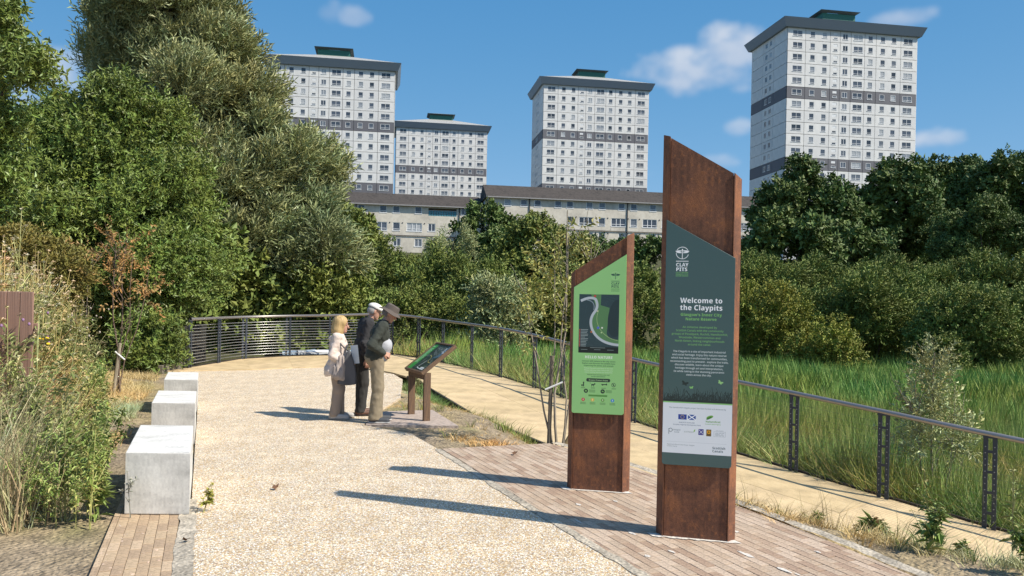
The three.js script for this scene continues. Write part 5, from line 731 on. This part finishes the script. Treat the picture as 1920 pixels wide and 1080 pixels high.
const scrubRight = [
  ['yellow_bush', 'yellow green willow bush nearest to the tall totem', 46, [[14.9, 1.5, 1.8], [14.0, 0.3, 1.4], [15.9, -0.0, 1.6], [13.7, 2.1, 1.2], [14.7, -1.0, 1.2]], 'yellow', 0],
  ['yellow_bush', 'low rounded yellowish bush in the middle of the willow scrub', 43, [[17.1, 0.1, 1.3], [16.2, -0.6, 1.1], [17.9, -0.7, 1.2], [17.1, -1.2, 1.0]], 'yellow', 0],
  ['scrub_bush', 'dark olive willow bush behind the low yellowish bush', 50, [[23.0, 1.3, 2.0], [21.6, 2.6, 1.7], [24.4, 0.7, 1.8], [23.1, -0.7, 1.7], [21.3, 0.6, 1.5]], 'olive', 1],
  ['scrub_bush', 'large dark willow bush behind the slender willow sapling', 44, [[25.0, 1.2, 2.1], [23.6, -0.1, 1.7], [26.5, 0.3, 1.9], [25.1, -0.9, 1.5], [27.7, -0.3, 1.5], [25.6, 2.4, 1.6]], 'olive', 0],
  ['scrub_bush', 'willow bush on the far left of the scrub under the sunlit maple', 60, [[18.6, 4.3, 1.7], [17.4, 3.5, 1.5], [20.3, 3.9, 1.6], [19.1, 2.7, 1.6]], 'olive', 1],
  ['scrub_bush', 'olive willow bush high in the scrub under the maples', 62, [[23.9, 4.3, 1.8], [22.2, 3.4, 1.7], [25.6, 3.7, 1.7], [23.9, 2.2, 1.9]], 'olive', 1],
  ['scrub_bush', 'olive willow bush high in the scrub right of the middle', 62, [[28.9, 4.6, 1.7], [27.2, 4.1, 1.5], [31.0, 4.2, 1.7], [29.4, 2.9, 1.8]], 'olive', 1],
  ['scrub_bush', 'willow bush in the scrub below the rounded mid green tree', 60, [[32.8, 4.4, 1.7], [31.2, 3.8, 1.6], [34.5, 4.2, 1.6], [32.9, 2.8, 1.8]], 'olive', 1],
  ['scrub_bush', 'reddish tipped willow bush at the top right of the scrub', 58, [[35.7, 4.8, 1.6], [37.2, 4.6, 1.6], [34.5, 3.8, 1.6], [36.5, 3.0, 1.9]], 'olive', 1],
  ['scrub_bush', 'dark willow bush cut by the right edge', 50, [[32.1, 1.8, 1.9], [33.5, 0.8, 2.0], [31.8, -0.2, 1.7], [32.9, -1.5, 1.6]], 'olive', 1],
  ['scrub_bush', 'willow bush in the centre of the scrub between darker bushes', 54, [[27.8, 2.1, 1.8], [26.6, 2.8, 1.5], [28.9, 1.7, 1.6], [27.4, 0.2, 1.6]], 'olive', 1],
  ['scrub_bush', 'willow bush between the two yellow green bushes', 51, [[19.0, 1.2, 1.6], [17.9, 1.9, 1.5], [20.4, 1.6, 1.6], [18.9, -0.2, 1.4]], 'olive', 1],
];
let sd = 100;
function grow(name, label, cat, Z, circles, mat, geo, dens, wind, group, tall) {
  const r = rng(++sd), lobes = circles.map(([x, y, R]) => [[x, y, -Z + (r() - 0.5) * R * 1.2], R * 0.92, 0.95, 1.1]);
  const bx = lobes.reduce((a, l) => a + l[0][0], 0) / lobes.length, bz = lobes.reduce((a, l) => a + l[0][2], 0) / lobes.length, by = groundY(bx, bz);
  const low = Math.min(...lobes.map((l) => l[0][1] - l[1])); if (low > by + 0.3 && !tall) lobes.push([[bx, (low + by) / 2 + 0.5, bz], Math.max(1.2, (low - by) * 0.7), 1, 1]);
  tree(name, label, cat, [bx, by, bz], lobes, G[geo], Lf[mat], { seed: sd, dens: dens * 0.62, clump: tall ? 11 : 9, most: 16000, stems: !tall, wind: wind ? [0.45, 0.35, 0.05] : null, rough: tall ? 0.65 : 0.45, holes: tall ? 0.3 : 0.22, gap: tall ? 0.45 : 0.7, depth: 0.5, fork: 0.35 }, group);
}
for (const [n, l, c, Z, lo, m, ge, d, w] of midBush) grow(n, l, c, Z, lo, m, ge, d, w, 'bushes beyond the railing', c === 'tree');
for (const [n, l, c, Z, lo, m, ge, d, w] of farRight) grow(n, l, c, Z, lo, m, ge, d, w, 'dark trees on the slope', c === 'tree');
for (const [n, l, Z, lo, m, w] of scrubRight) grow(n, l, 'bush', Z, lo, m, w ? 'willowFar' : 'scrub', 24, w, 'willow scrub beyond the reeds', false);

// ---------- reeds, grass and weeds ----------
function bladeTuft(seed, n, H, W, lean, spread, cols) {   // grass blades from one root, each bent over
  const r = rng(seed), pos = [], col = [];
  for (let i = 0; i < n; i++) {
    const a = r() * 6.283, b = V(Math.cos(a) * spread * r(), 0, Math.sin(a) * spread * r()), dir = V(Math.cos(a + r()), 0, Math.sin(a + r())), h = H * (0.6 + 0.5 * r()), k = lean * (0.4 + r()), s = V(-dir.z, 0, dir.x).applyAxisAngle(V(0, 1, 0), r() * 3), w = W * (0.7 + 0.6 * r()), c = cols[(r() * cols.length) | 0];
    const P = (t, x) => b.clone().addScaledVector(dir, k * h * t * t).add(V(0, h * t * (1 - 0.25 * k * t), 0)).addScaledVector(s, x * w * (1 - t) / 2 + x * w * 0.1);
    const p = [P(0, -1), P(0, 1), P(0.5, 1), P(0.5, -1), P(1, 0)];
    for (const [x, y, z] of [[0, 1, 2], [0, 2, 3], [3, 2, 4]]) for (const q of [x, y, z]) { pos.push(p[q].x, p[q].y, p[q].z); col.push(...c); }
  }
  return fromArray(pos, col);
}
const bladeMat = new THREE.MeshStandardMaterial({ color: lin(1.15, 1.15, 1.1), vertexColors: true, roughness: 0.65, side: THREE.DoubleSide });
function scatter(name, label, geo, n, place, seed, o = {}) {   // place(r) -> [x, z, scale] or null
  const r = rng(seed), M = new THREE.InstancedMesh(geo, o.mat ?? bladeMat, n), m4 = new THREE.Matrix4(), q = new THREE.Quaternion(), e = new THREE.Euler(), c = new THREE.Color(); let k = 0, guard = 0;
  while (k < n && guard++ < n * 20) { const p = place(r); if (!p) continue; const [x, z, s] = p, w = o.wind ?? 0; e.set((r() - 0.5) * 0.25, r() * 6.283, (r() - 0.5) * 0.25 - w); q.setFromEuler(e); const sc = s * (0.8 + 0.4 * r()); m4.compose(V(x, (p[3] ?? groundY(x, z)) - 0.01, z), q, V(sc, sc * (0.85 + 0.3 * r()), sc)); M.setMatrixAt(k, m4); const v = 0.75 + 0.5 * r(), t = (noise3(x * 0.5, 1, z * 0.5) - 0.5) * (o.hue ?? 0.75); M.setColorAt(k, c.setRGB(v * (1 + t), v, v * (1 - t * 0.5))); k++; }
  M.count = k; M.name = numbered(name); sh(M); tag(M, label, null, null, 'stuff'); scene.add(M); return M;
}
const reedCols = [[0.16, 0.26, 0.05], [0.13, 0.225, 0.042], [0.19, 0.29, 0.06], [0.24, 0.27, 0.075]], strawCols = [[0.50, 0.40, 0.20], [0.42, 0.33, 0.15], [0.55, 0.46, 0.26], [0.36, 0.30, 0.13]], grassCols = [[0.16, 0.22, 0.05], [0.20, 0.23, 0.07], [0.30, 0.27, 0.11], [0.12, 0.18, 0.04]], mixCols = [[0.34, 0.31, 0.10], [0.25, 0.27, 0.07], [0.44, 0.36, 0.14], [0.19, 0.25, 0.06], [0.38, 0.27, 0.11]];
const reedTuft = bladeTuft(1, 14, 1.1, 0.016, 0.22, 0.18, reedCols), reedFar = bladeTuft(2, 11, 1.2, 0.04, 0.18, 0.3, reedCols), meadowTuft = bladeTuft(3, 16, 0.8, 0.012, 0.5, 0.16, mixCols);
const beyond = (r, z0, z1, far) => { const z = lerp(z0, z1, far ? Math.pow(r(), 0.8) : r()), x = lerp(-3.2, 34, r()); if (x > -z * 0.72 + 1.5 || x < -0.25 * -z) return null; const [d] = deckAt(x, z); return d > -0.18 ? null : [x, z, d]; };
scatter('reeds', 'tall green reeds filling the wet hollow beyond the railing', reedTuft, 11000, (r) => { const p = beyond(r, -8, -26, false); if (!p) return null; const n = noise3(p[0] * 0.35 + 3, 2, p[1] * 0.35); return -p[2] < 2.2 && n < 0.6 ? null : n < 0.33 ? null : [p[0], p[1], (0.75 + 0.4 * n) * step(0, 1.2, -p[2] + 0.5)]; }, 61, { wind: 0.12 });
scatter('reeds', 'far part of the reed bed below the willow scrub', reedFar, 15000, (r) => { const p = beyond(r, -22, -47, true); return p && [p[0], p[1], 0.65 + 0.7 * fbm(p[0] * 0.3, 4, p[1] * 0.3, 3)]; }, 62, { wind: 0.12 });
scatter('meadow_grass', 'mixed yellow green meadow grass and seed heads against the railing', meadowTuft, 11000, (r) => { const p = beyond(r, -7, -24, false); if (!p) return null; const n = noise3(p[0] * 0.35 + 3, 2, p[1] * 0.35); if (-p[2] > 4.2 && n > 0.44) return null; return [p[0], p[1], 0.8 + 0.5 * r()]; }, 63, { wind: 0.1, hue: 0.7 });
scatter('meadow_grass', 'yellow meadow grass right of the viewing platform', bladeTuft(4, 14, 0.95, 0.03, 0.35, 0.25, mixCols), 2600, (r) => { const z = lerp(-24, -40, r()), x = lerp(-5, 2.5, r()); const [d] = deckAt(x, z); return d > -0.2 ? null : [x, z, 1]; }, 64, { wind: 0.1 });
// verges on the plaza side
const verge = (r) => { const i = 9 + ((r() * 8) | 0), a = ST[i], b = ST[i + 1], t = r(), x = lerp(a[2], b[2], t), z = lerp(a[3], b[3], t), dx = b[2] - a[2], dz = b[3] - a[3], l = Math.hypot(dx, dz), q = 0.08 + 2.6 * Math.pow(r(), 1.3), X = x - dz / l * q, Z = z + dx / l * q; if (inside(GRAVEL, X, Z) || inside(BRICK_R, X, Z) || (X > -2.25 && X < -0.6 && Z < -10.9 && Z > -12.85)) return null; return [X, Z, q]; };
scatter('dry_grass', 'short straw coloured grass on the verges beside the boardwalk', bladeTuft(5, 18, 0.12, 0.006, 1.0, 0.09, strawCols), 2600, (r) => { const p = verge(r); return p && !(p[1] < -10.3 && r() < 0.55) ? [p[0], p[1], (0.6 + 0.7 * r()) * (p[1] < -10.3 ? 0.6 : 1)] : null; }, 65);
scatter('green_grass', 'green grass tufts along the boardwalk edge beam', bladeTuft(6, 18, 0.22, 0.008, 0.8, 0.08, grassCols), 750, (r) => { const p = verge(r); return p && (p[2] < 0.5 || r() < 0.08) && noise3(p[0] * 1.3, 4, p[1] * 1.3) > 0.5 ? [p[0], p[1], 0.6 + 0.8 * r()] : null; }, 66);
scatter('dry_grass', 'taller bleached grass between the brick edge and the ramp', bladeTuft(7, 12, 0.34, 0.005, 0.7, 0.08, strawCols), 170, (r) => { const p = verge(r); return p && p[0] > 1.3 && noise3(p[0] * 1.1, 8, p[1] * 1.1) > 0.44 ? [p[0], p[1], 0.5 + 0.7 * r()] : null; }, 67);
// left bank
const edgeX = (z) => z > -6.4 ? lerp(-3.0, -3.3, (z + 5.2) / -1.2) : lerp(-3.35, -9.0, clamp((z + 6.4) / -10.6));
const bank = (r, z0, z1, w0, w1) => { const z = lerp(z0, z1, r()), x = edgeX(z) - lerp(w0, w1, r()); return [x, z, 1]; };
scatter('dry_grass', 'thin dry grass on the bare soil left of the blocks', bladeTuft(8, 14, 0.15, 0.006, 0.9, 0.1, strawCols), 2600, (r) => { const z = lerp(-3.6, -18, r()), x = -2.75 - (z + 4.66) * -0.39 - lerp(0.05, 2.6, r()); const n = noise3(x * 1.5, 6, z * 1.5); if (n < 0.42) return null; return [x, z, 0.5 + 0.8 * r()]; }, 68);
function weedGeo(seed, H, leaves, L, W, stemC, leafC, tipC, branch = 5) {   // branching leafy stem
  const r = rng(seed), pos = [], col = [];
  const stemTri = (a, b, w0, w1) => { const s = V(0.7, 0, 0.7), t = V(0.7, 0, -0.7); for (const u of [s, t]) { const p = [a.clone().addScaledVector(u, -w0), a.clone().addScaledVector(u, w0), b.clone().addScaledVector(u, w1), b.clone().addScaledVector(u, -w1)]; for (const q of [0, 1, 2, 0, 2, 3]) { pos.push(p[q].x, p[q].y, p[q].z); col.push(...stemC); } } };
  const axis = [[V(0, 0, 0), V((r() - 0.5) * 0.25, H, (r() - 0.5) * 0.25), 0.006]]; for (let i = 0; i < branch; i++) { const t = 0.25 + 0.6 * r(), b = axis[0][0].clone().lerp(axis[0][1], t), a = r() * 6.283, l = H * (0.2 + 0.3 * r()) * (1.1 - t); axis.push([b, b.clone().add(V(Math.cos(a) * l * 0.7, l, Math.sin(a) * l * 0.7)), 0.004]); }
  for (const [a, b, w] of axis) stemTri(a, b, w, w * 0.4);
  for (let i = 0; i < leaves; i++) { const [a, b] = axis[(r() * axis.length) | 0], t = 0.1 + 0.9 * r(), p = a.clone().lerp(b, t), d = rv(r); d.y = d.y * 0.5 + 0.25; d.normalize(); const s = d.clone().cross(V(0, 1, 0)).normalize(), u = s.clone().cross(d), k = (0.6 + 0.7 * r()) * (1.25 - 0.6 * p.y / H), n0 = pos.length; quadLeaf(pos, p, d, s, u, L * k, W * k, 0.25); const c = r() < 0.12 ? tipC : leafC, v = 0.8 + 0.4 * r(); for (let q = 0; q < (pos.length - n0) / 3; q++) col.push(c[0] * v, c[1] * v, c[2] * v); }
  for (const [, b] of axis) for (let i = 0; i < 5; i++) { const d = rv(r), n0 = pos.length; d.y = Math.abs(d.y); quadLeaf(pos, b, d, d.clone().cross(V(0.3, 1, 0.2)).normalize(), V(0, 1, 0), 0.035, 0.016); for (let q = 0; q < (pos.length - n0) / 3; q++) col.push(...tipC); }
  return fromArray(pos, col);
}
const weedA = weedGeo(1, 1.2, 120, 0.075, 0.02, [0.38, 0.35, 0.15], [0.25, 0.265, 0.085], [0.40, 0.33, 0.17], 8), weedB = weedGeo(2, 0.75, 110, 0.07, 0.024, [0.34, 0.33, 0.12], [0.22, 0.28, 0.07], [0.36, 0.33, 0.12], 8), weedC = weedGeo(3, 1.35, 50, 0.08, 0.015, [0.50, 0.44, 0.21], [0.34, 0.30, 0.12], [0.46, 0.37, 0.26], 12);
scatter('undergrowth', 'thick green weeds covering the bank left of the blocks', weedA, 620, (r) => { const p = bank(r, -6.6, -17.5, 0.35, 4.2); if (p[1] > -8.8 && edgeX(p[1]) - p[0] > 0.8 && r() < 0.75) return null; return [p[0], p[1], 0.8 + 0.5 * r()]; }, 71, { hue: 0.5 });
scatter('undergrowth', 'lower green weeds along the front of the bank', weedB, 520, (r) => { const p = bank(r, -5.9, -13.5, -0.1, 1.9); if (p[1] > -8.4 && edgeX(p[1]) - p[0] > 0.6 && r() < 0.8) return null; return [p[0], p[1], 0.5 + 0.55 * r()]; }, 72, { hue: 0.4 });
scatter('undergrowth', 'withered brownish weeds and thistles standing over the bank', weedC, 420, (r) => { const p = bank(r, -6.8, -16, 0.7, 4.2); if (p[1] > -7.7 && r() < 0.8) return null; return [p[0], p[1], 0.95 + 0.45 * r()]; }, 73, { hue: 0.6 });
scatter('dry_grass', 'tall bleached grass with seed heads at the left edge', bladeTuft(9, 22, 0.95, 0.006, 0.5, 0.16, [...strawCols, [0.50, 0.32, 0.18], [0.58, 0.40, 0.22], [0.46, 0.27, 0.15]]), 300, (r) => { const z = lerp(-5.8, -8.6, r()), x = edgeX(z) - lerp(0.38, 1.5, r()); return [x, z, 0.6 + 0.6 * r()]; }, 74, { wind: 0.12 });
scatter('dry_grass', 'bleached grass among the weeds further up the bank', bladeTuft(10, 16, 0.8, 0.007, 0.5, 0.14, strawCols), 260, (r) => { const p = bank(r, -6.5, -17, 0.1, 3.6); return [p[0], p[1], 0.6 + 0.6 * r()]; }, 75, { wind: 0.1 });
// loose stones on the soil, and stray chippings on the bricks
{
  const g = new THREE.IcosahedronGeometry(0.012, 0); g.scale(1.3, 0.6, 1); const stone = std([0.42, 0.38, 0.33], 0.9);
  scatter('pebbles', 'loose pebbles lying on the soil and the brick strip', g, 1500, (r) => { const z = lerp(-3.6, -10, r()), x = -2.1 - (z + 4.86) * -0.39 - lerp(0, 2.4, Math.pow(r(), 0.8)); return [x, z, 0.4 + 0.9 * r() * r(), inside(BRICK_L, x, z) ? 0.008 : undefined]; }, 76, { mat: stone });
  scatter('pebbles', 'cream chippings scattered over the right hand brick paving', g, 260, (r) => { const z = lerp(-3.6, -9, r()), x = lerp(-0.6, 2.4, r()); return inside(BRICK_R, x, z) ? [x, z, 0.25 + 0.4 * r(), 0.006] : null; }, 77, { mat: std([0.66, 0.58, 0.44], 0.8) });
}
// single plants that stand out
function weedPlant(name, label, cat, at, geo, s, turn = 0, group) { const m = part(name, geo, bladeMat, scene); m.position.set(...at); m.scale.setScalar(s); m.rotation.y = turn; return tag(m, label, cat, group); }
const gy = (x, z, d = 0) => [x, groundY(x, z) + d, z];
weedPlant('dock_plant', 'broad leaved green dock on the verge between brick edge and ramp', 'weed', gy(3.2, -6.9, -0.02), weedGeo(11, 0.34, 90, 0.17, 0.06, [0.2, 0.24, 0.08], [0.16, 0.23, 0.06], [0.3, 0.2, 0.1], 5), 1.0);
weedPlant('tall_weed', 'tall spindly weed on the verge crossing the ramp shadow', 'weed', gy(3.72, -6.85, -0.02), weedGeo(12, 0.95, 60, 0.09, 0.03, [0.24, 0.24, 0.1], [0.15, 0.21, 0.06], [0.3, 0.26, 0.1], 5), 1.0);
weedPlant('tall_weed', 'tall pointed weed at the lower right corner', 'weed', gy(3.75, -5.85, -0.02), weedGeo(13, 0.75, 46, 0.1, 0.028, [0.24, 0.22, 0.1], [0.17, 0.22, 0.07], [0.26, 0.26, 0.1], 3), 1.0);
weedPlant('leafy_weed', 'bushy green weed patch beside the dock on the verge', 'weed', gy(3.45, -6.35, -0.02), weedGeo(14, 0.42, 110, 0.08, 0.03, [0.2, 0.22, 0.08], [0.14, 0.21, 0.05], [0.24, 0.26, 0.08], 9), 1.0);
[['low green weed clump nearest to the ramp at the lower right', 3.75, -6.5, 22], ['ragged green weed clump below the dock along the brick edge', 3.05, -5.75, 23], ['wide green weed clump cut by the bottom right corner', 3.55, -5.3, 24], ['small green weed clump above the dock on the verge', 2.9, -7.5, 25]].forEach(([l, x, z, k]) => weedPlant('leafy_weed', l, 'weed', gy(x, z, -0.02), weedGeo(k, 0.34, 130, 0.09, 0.034, [0.2, 0.22, 0.08], [0.15, 0.22, 0.05], [0.28, 0.28, 0.1], 12), 1.0, k));
weedPlant('leafy_weed', 'spiky green weed sprawling at the foot of the nearest block', 'weed', gy(-3.18, -6.15, -0.02), weedGeo(15, 0.4, 120, 0.11, 0.026, [0.24, 0.25, 0.1], [0.17, 0.23, 0.06], [0.3, 0.3, 0.1], 10), 1.0);
weedPlant('leafy_weed', 'small yellow green weed growing against the right of the nearest block', 'weed', [-2.44, 0.0, -6.32], weedGeo(16, 0.2, 60, 0.05, 0.026, [0.26, 0.25, 0.08], [0.26, 0.26, 0.05], [0.3, 0.28, 0.06], 6), 1.0);
weedPlant('leafy_weed', 'weed clump by the boardwalk edge behind the stooping man', 'weed', gy(-1.75, -14.6, -0.02), weedGeo(17, 0.55, 110, 0.07, 0.024, [0.3, 0.28, 0.12], [0.2, 0.22, 0.09], [0.36, 0.34, 0.2], 9), 1.0);
weedPlant('grey_weed', 'thin grey weed leaning on the front of the nearest block', 'weed', [-2.93, 0, -6.12], weedGeo(18, 0.36, 30, 0.035, 0.012, [0.25, 0.25, 0.22], [0.26, 0.28, 0.24], [0.3, 0.3, 0.26], 6), 1.0, 0.4);
{ // yellow ragwort and purple thistles on the bank
  const rag = thing('ragwort', 'ragwort with small yellow flowers beside the wooden hoarding', 'weed', gy(-4.75, -7.9), 0); part('stem', weedGeo(21, 1.25, 60, 0.07, 0.02, [0.25, 0.24, 0.1], [0.17, 0.2, 0.06], [0.2, 0.2, 0.06], 6), bladeMat, rag);
  const r = rng(5), fl = std([0.75, 0.50, 0.02], 0.7); for (let i = 0; i < 9; i++) { const f = new THREE.CylinderGeometry(0.018, 0.01, 0.012, 8); const m = part('flower', f, fl, rag, [(r() - 0.5) * 0.28, 1.18 + 0.12 * r(), (r() - 0.5) * 0.28]); m.rotation.set(r() - 0.5, 0, r() - 0.5); }
  const spots = [[-5.2, -8.6, 'thistle with purple heads left of the middle of the bank'], [-5.9, -10.8, 'thistle with faded heads farther along the bank'], [-4.75, -7.5, 'tall branching thistle nearest to the left edge'], [-6.9, -12.8, 'thistle with downy heads beside the dying sapling']];
  spots.forEach(([x, z, label], k) => { const t = thing('thistle', label, 'weed', gy(x, z), k, 'thistles on the bank'); part('stem', weedGeo(31 + k, 1.45, 70, 0.13, 0.03, [0.34, 0.33, 0.15], [0.20, 0.225, 0.09], [0.36, 0.3, 0.2], 10), bladeMat, t); const q = rng(90 + k); for (let i = 0; i < 8; i++) { const a = q() * 6.283, d = 0.12 + 0.25 * q(), s = new THREE.SphereGeometry(0.013, 7, 5); s.scale(1, 1.25, 1); part('flower_head', s, k & 1 ? std([0.42, 0.36, 0.3], 0.9) : std([0.30, 0.17, 0.30], 0.9), t, [Math.cos(a) * d, 1.1 + 0.35 * q(), Math.sin(a) * d]); } });
}

// ---------- saplings with stakes ----------
function sapling(label, base, stems, H, geo, mat, dens, lobes, o = {}) {
  const g = thing('sapling', label, 'sapling', base), gs = []; stems.forEach(([x, z, tx, tz, h, r], i) => gs.push(limb([x, -0.1, z], [tx, h, tz], r, r * 0.35, 200 + i, 0.05)));
  const r = rng(7); for (let i = 0; i < 26; i++) { const [x, z, tx, tz, h, q] = stems[(r() * stems.length) | 0], t = 0.35 + 0.6 * r(), p = [lerp(x, tx, t), h * t, lerp(z, tz, t)], a = r() * 6.283, l = 0.2 + 0.35 * r(); gs.push(limb(p, [p[0] + Math.cos(a) * l * 0.6, p[1] + l, p[2] + Math.sin(a) * l * 0.6], 0.006, 0.002, 300 + i, 0.1)); }
  part('trunk', merge(gs), o.bark ?? barkPale, g); crown(g, geo, mat, lobes, { seed: 17, dens, depth: 0.95, holes: 0.3, gap: 2.2, rough: 0.8, most: 2600, up: 0.6, ...o }); return g;
}
const stakeMat = std([0.30, 0.26, 0.21], 0.9, { map: grain }), stakePale = std([0.50, 0.38, 0.22], 0.9, { map: grain }), tieMat = std([0.7, 0.7, 0.68], 0.7);
sapling('slender many stemmed sapling with thin yellowing leaves left of the small totem', [0.58, -0.06, -9.98], [[0, 0, -0.42, 0.0, 2.1, 0.016], [0.03, 0.02, 0.1, -0.05, 3.0, 0.02], [0.08, 0, 0.12, 0.05, 2.7, 0.014], [0.1, -0.03, 0.42, -0.1, 2.6, 0.013], [-0.02, -0.02, -0.05, -0.1, 2.5, 0.014]], 3, G.sap, Lf.sap, 20, [[[0.1, 2.15, 0], 0.42, 1.3], [[-0.25, 1.6, 0], 0.38, 1.3], [[0.22, 1.55, 0], 0.34, 1.4], [[0.05, 2.65, 0], 0.25]]);
{ const s = part('tree_stake', bar([0.70, -0.06, -10.03], [1.0, 0.48, -10.1], 0.028, 6), stakePale, scene); tag(s, 'short pale timber stake leaning out beside the sapling', 'stake', 'tree stakes');
  const t = thing('tree_stake', 'upright grey timber stake tied to the sapling', 'stake', [0.5, -0.06, -9.98], 0, 'tree stakes'); part('post', bar([0, 0, 0], [0.02, 1.15, 0], 0.028, 6), stakeMat, t); part('tie', bar([-0.06, 0.72, 0.03], [0.16, 0.82, 0.03], 0.014, 6), tieMat, t); }
sapling('dying sapling with orange brown leaves tied to a stake on the bank', [-7.05, 0.1, -14.2], [[0, 0, 0.1, 0, 2.7, 0.018], [0.04, 0.03, 0.25, 0.1, 2.4, 0.014], [-0.04, 0, -0.05, 0.1, 2.6, 0.014], [0, 0, 0.5, 0, 2.2, 0.012]], 2.7, G.sap, Lf.brown, 12, [[[0.1, 2.1, 0], 0.55, 1.2], [[0.35, 1.8, 0], 0.4, 1], [[-0.15, 2.5, 0], 0.45]], { bark: std([0.16, 0.11, 0.085], 0.9), seed: 19 });
{ const t = thing('tree_stake', 'pale split stake beside the dying sapling', 'stake', gy(-7.0, -13.9, -0.02), 0, 'tree stakes'); part('post', bar([0, 0, 0], [0.1, 0.95, 0], 0.03, 6), std([0.55, 0.48, 0.38], 0.9, { map: grain }), t); part('tie', bar([0.03, 0.8, 0.02], [0.2, 0.66, 0.02], 0.016, 6), tieMat, t); }
sapling('bare thin sapling left of the dying sapling', [-8.2, 0.2, -14.8], [[0, 0, 0.05, 0, 2.5, 0.02], [0, 0.02, 0.3, 0, 2.3, 0.01], [0, 0, -0.3, 0, 2.2, 0.01]], 2.5, G.sap, Lf.brown, 6, [[[0, 2.1, 0], 0.5]], { bark: std([0.30, 0.25, 0.21], 0.9), seed: 23 });
sapling('slender silvery willow sapling beyond the ramp railing at the right', [6.33, -1.45, -11.6], [[0, 0, -0.1, 0, 2.6, 0.022], [0, 0.02, 0.35, 0, 2.0, 0.012], [0.02, 0, -0.5, 0.1, 1.9, 0.012], [0, 0, 0.1, 0.2, 2.2, 0.012]], 2.6, G.fine, Lf.pale, 85, [[[-0.12, 2.3, 0], 0.2, 1.8], [[-0.1, 1.75, 0], 0.36, 1.1], [[0.2, 1.3, 0], 0.3, 1.1], [[-0.35, 1.3, 0], 0.28, 1.1]], { seed: 29 });

// ---------- timber fence, hoarding, roll of sheeting and litter ----------
{
  const dark = std([0.035, 0.032, 0.03], 0.9, { map: grain }), g = thing('timber_fence', 'dark timber fence at the left end of the platform railing', 'fence');
  const run = (a, b, h, n) => { for (let i = 0; i < n; i++) { const t = (i + 0.5) / n, x = lerp(a[0], b[0], t), z = lerp(a[1], b[1], t); const m = part('board', rbox(0.14, h, 0.022, 0.004), dark, g, [x, h / 2 - 0.08, z]); m.rotation.y = Math.atan2(-(b[1] - a[1]), b[0] - a[0]); } };
  run([-8.3, -19.0], [-8.75, -22.6], 1.05, 18); part('rail', rbox(0.06, 0.09, 3.7, 0.01, 0, 0, 0), dark, g, [-8.55, 0.98, -20.8]).rotation.y = 0.124;
  const f2 = thing('timber_fence', 'dark open paling fence seen through the railing bars', 'fence'); for (let i = 0; i < 11; i++) part('paling', rbox(0.16, 1.1, 0.022, 0.004), dark, f2, [-9.1 + i * 0.27, 0.4, -27 - i * 0.06]); part('rail', rbox(3.2, 0.13, 0.05, 0.01), dark, f2, [-7.8, 0.86, -27.35]).rotation.y = 0.2;
  const kerb = part('timber_kerb', rbox(0.12, 0.22, 1.3, 0.012), std([0.30, 0.27, 0.22], 0.9, { map: grain }), scene); kerb.position.set(-8.16, 0.06, -19.0); tag(kerb, 'short weathered timber kerb at the platform corner', 'kerb');
  const plank = std([0.34, 0.215, 0.17], 0.9, { map: tex([128, 512], (u, v) => { const k = 0.7 + 0.45 * fbm(u * 24, v * 3, 3, 4, 24); return [k, k * 0.97, k * 0.95]; }) });
  const h = thing('wooden_hoarding', 'reddish brown upright board panel among the weeds at the left edge', 'hoarding', [-5.05, 0.2, -7.6], 0.1); for (let i = 0; i < 10; i++) part('board', rbox(0.118, 1.62, 0.025, 0.005), plank, h, [-0.75 + i * 0.123, 0.74, (i % 2) * 0.004]); part('rail', rbox(1.3, 0.09, 0.04, 0.006, -0.2, 1.2, -0.036), plank, h);
  const roll = thing('sheeting_roll', 'crumpled blue and white sheeting lying against the far railing', 'sheeting', [-6.0, 0.03, -24.5], 0.68);
  const sg = (len, r0, ph) => { const c = new THREE.CatmullRomCurve3([V(-len / 2, r0, 0), V(-len / 5, r0 * 1.1, 0.06), V(len / 5, r0, -0.04), V(len / 2, r0 * 0.8, 0)]), t = new THREE.TubeGeometry(c, 60, r0, 14), p = t.attributes.position; for (let i = 0; i < p.count; i++) { const k = 0.75 + 0.5 * noise3(p.getX(i) * 6 + ph, p.getY(i) * 14, p.getZ(i) * 14); p.setY(i, Math.max(0.005, p.getY(i) * k)); p.setZ(i, p.getZ(i) * k * 1.3); } t.computeVertexNormals(); return t; };
  part('sheet', sg(2.4, 0.1, 1), std([0.30, 0.40, 0.50], 0.55), roll); part('sheet', sg(1.7, 0.085, 5), std([0.66, 0.69, 0.72], 0.5), roll, [0.1, 0.03, 0.16]);
  const lr = rng(4); [[-2.27, -5.55, 'curled brown dead leaf lying on the buff brick strip'], [-2.1, -7.1, 'dark scrap of leaf lying on the gravel beyond the nearest block'], [0.05, -9.0, 'dead leaf scrap on the right hand brick paving']].forEach(([x, z, l], i) => { const o = []; quadLeaf(o, V(0, 0.012, 0), V(1, 0.1, 0).normalize(), V(0, 0, 1), V(0, 1, 0), 0.075, 0.05, -0.3); quadLeaf(o, V(0.02, 0.01, 0), V(0.6, 0.3, 0.6).normalize(), V(-0.7, 0, 0.7), V(0, 1, 0), 0.06, 0.035, -0.4); const m = part('dead_leaf', fromArray(o), std([0.14, 0.07, 0.035], 0.9, { side: THREE.DoubleSide }), scene); m.position.set(x, 0.0, z); m.rotation.y = lr() * 6; tag(m, l, 'leaf', 'dead leaves'); });
}

renderer.render(scene, camera);
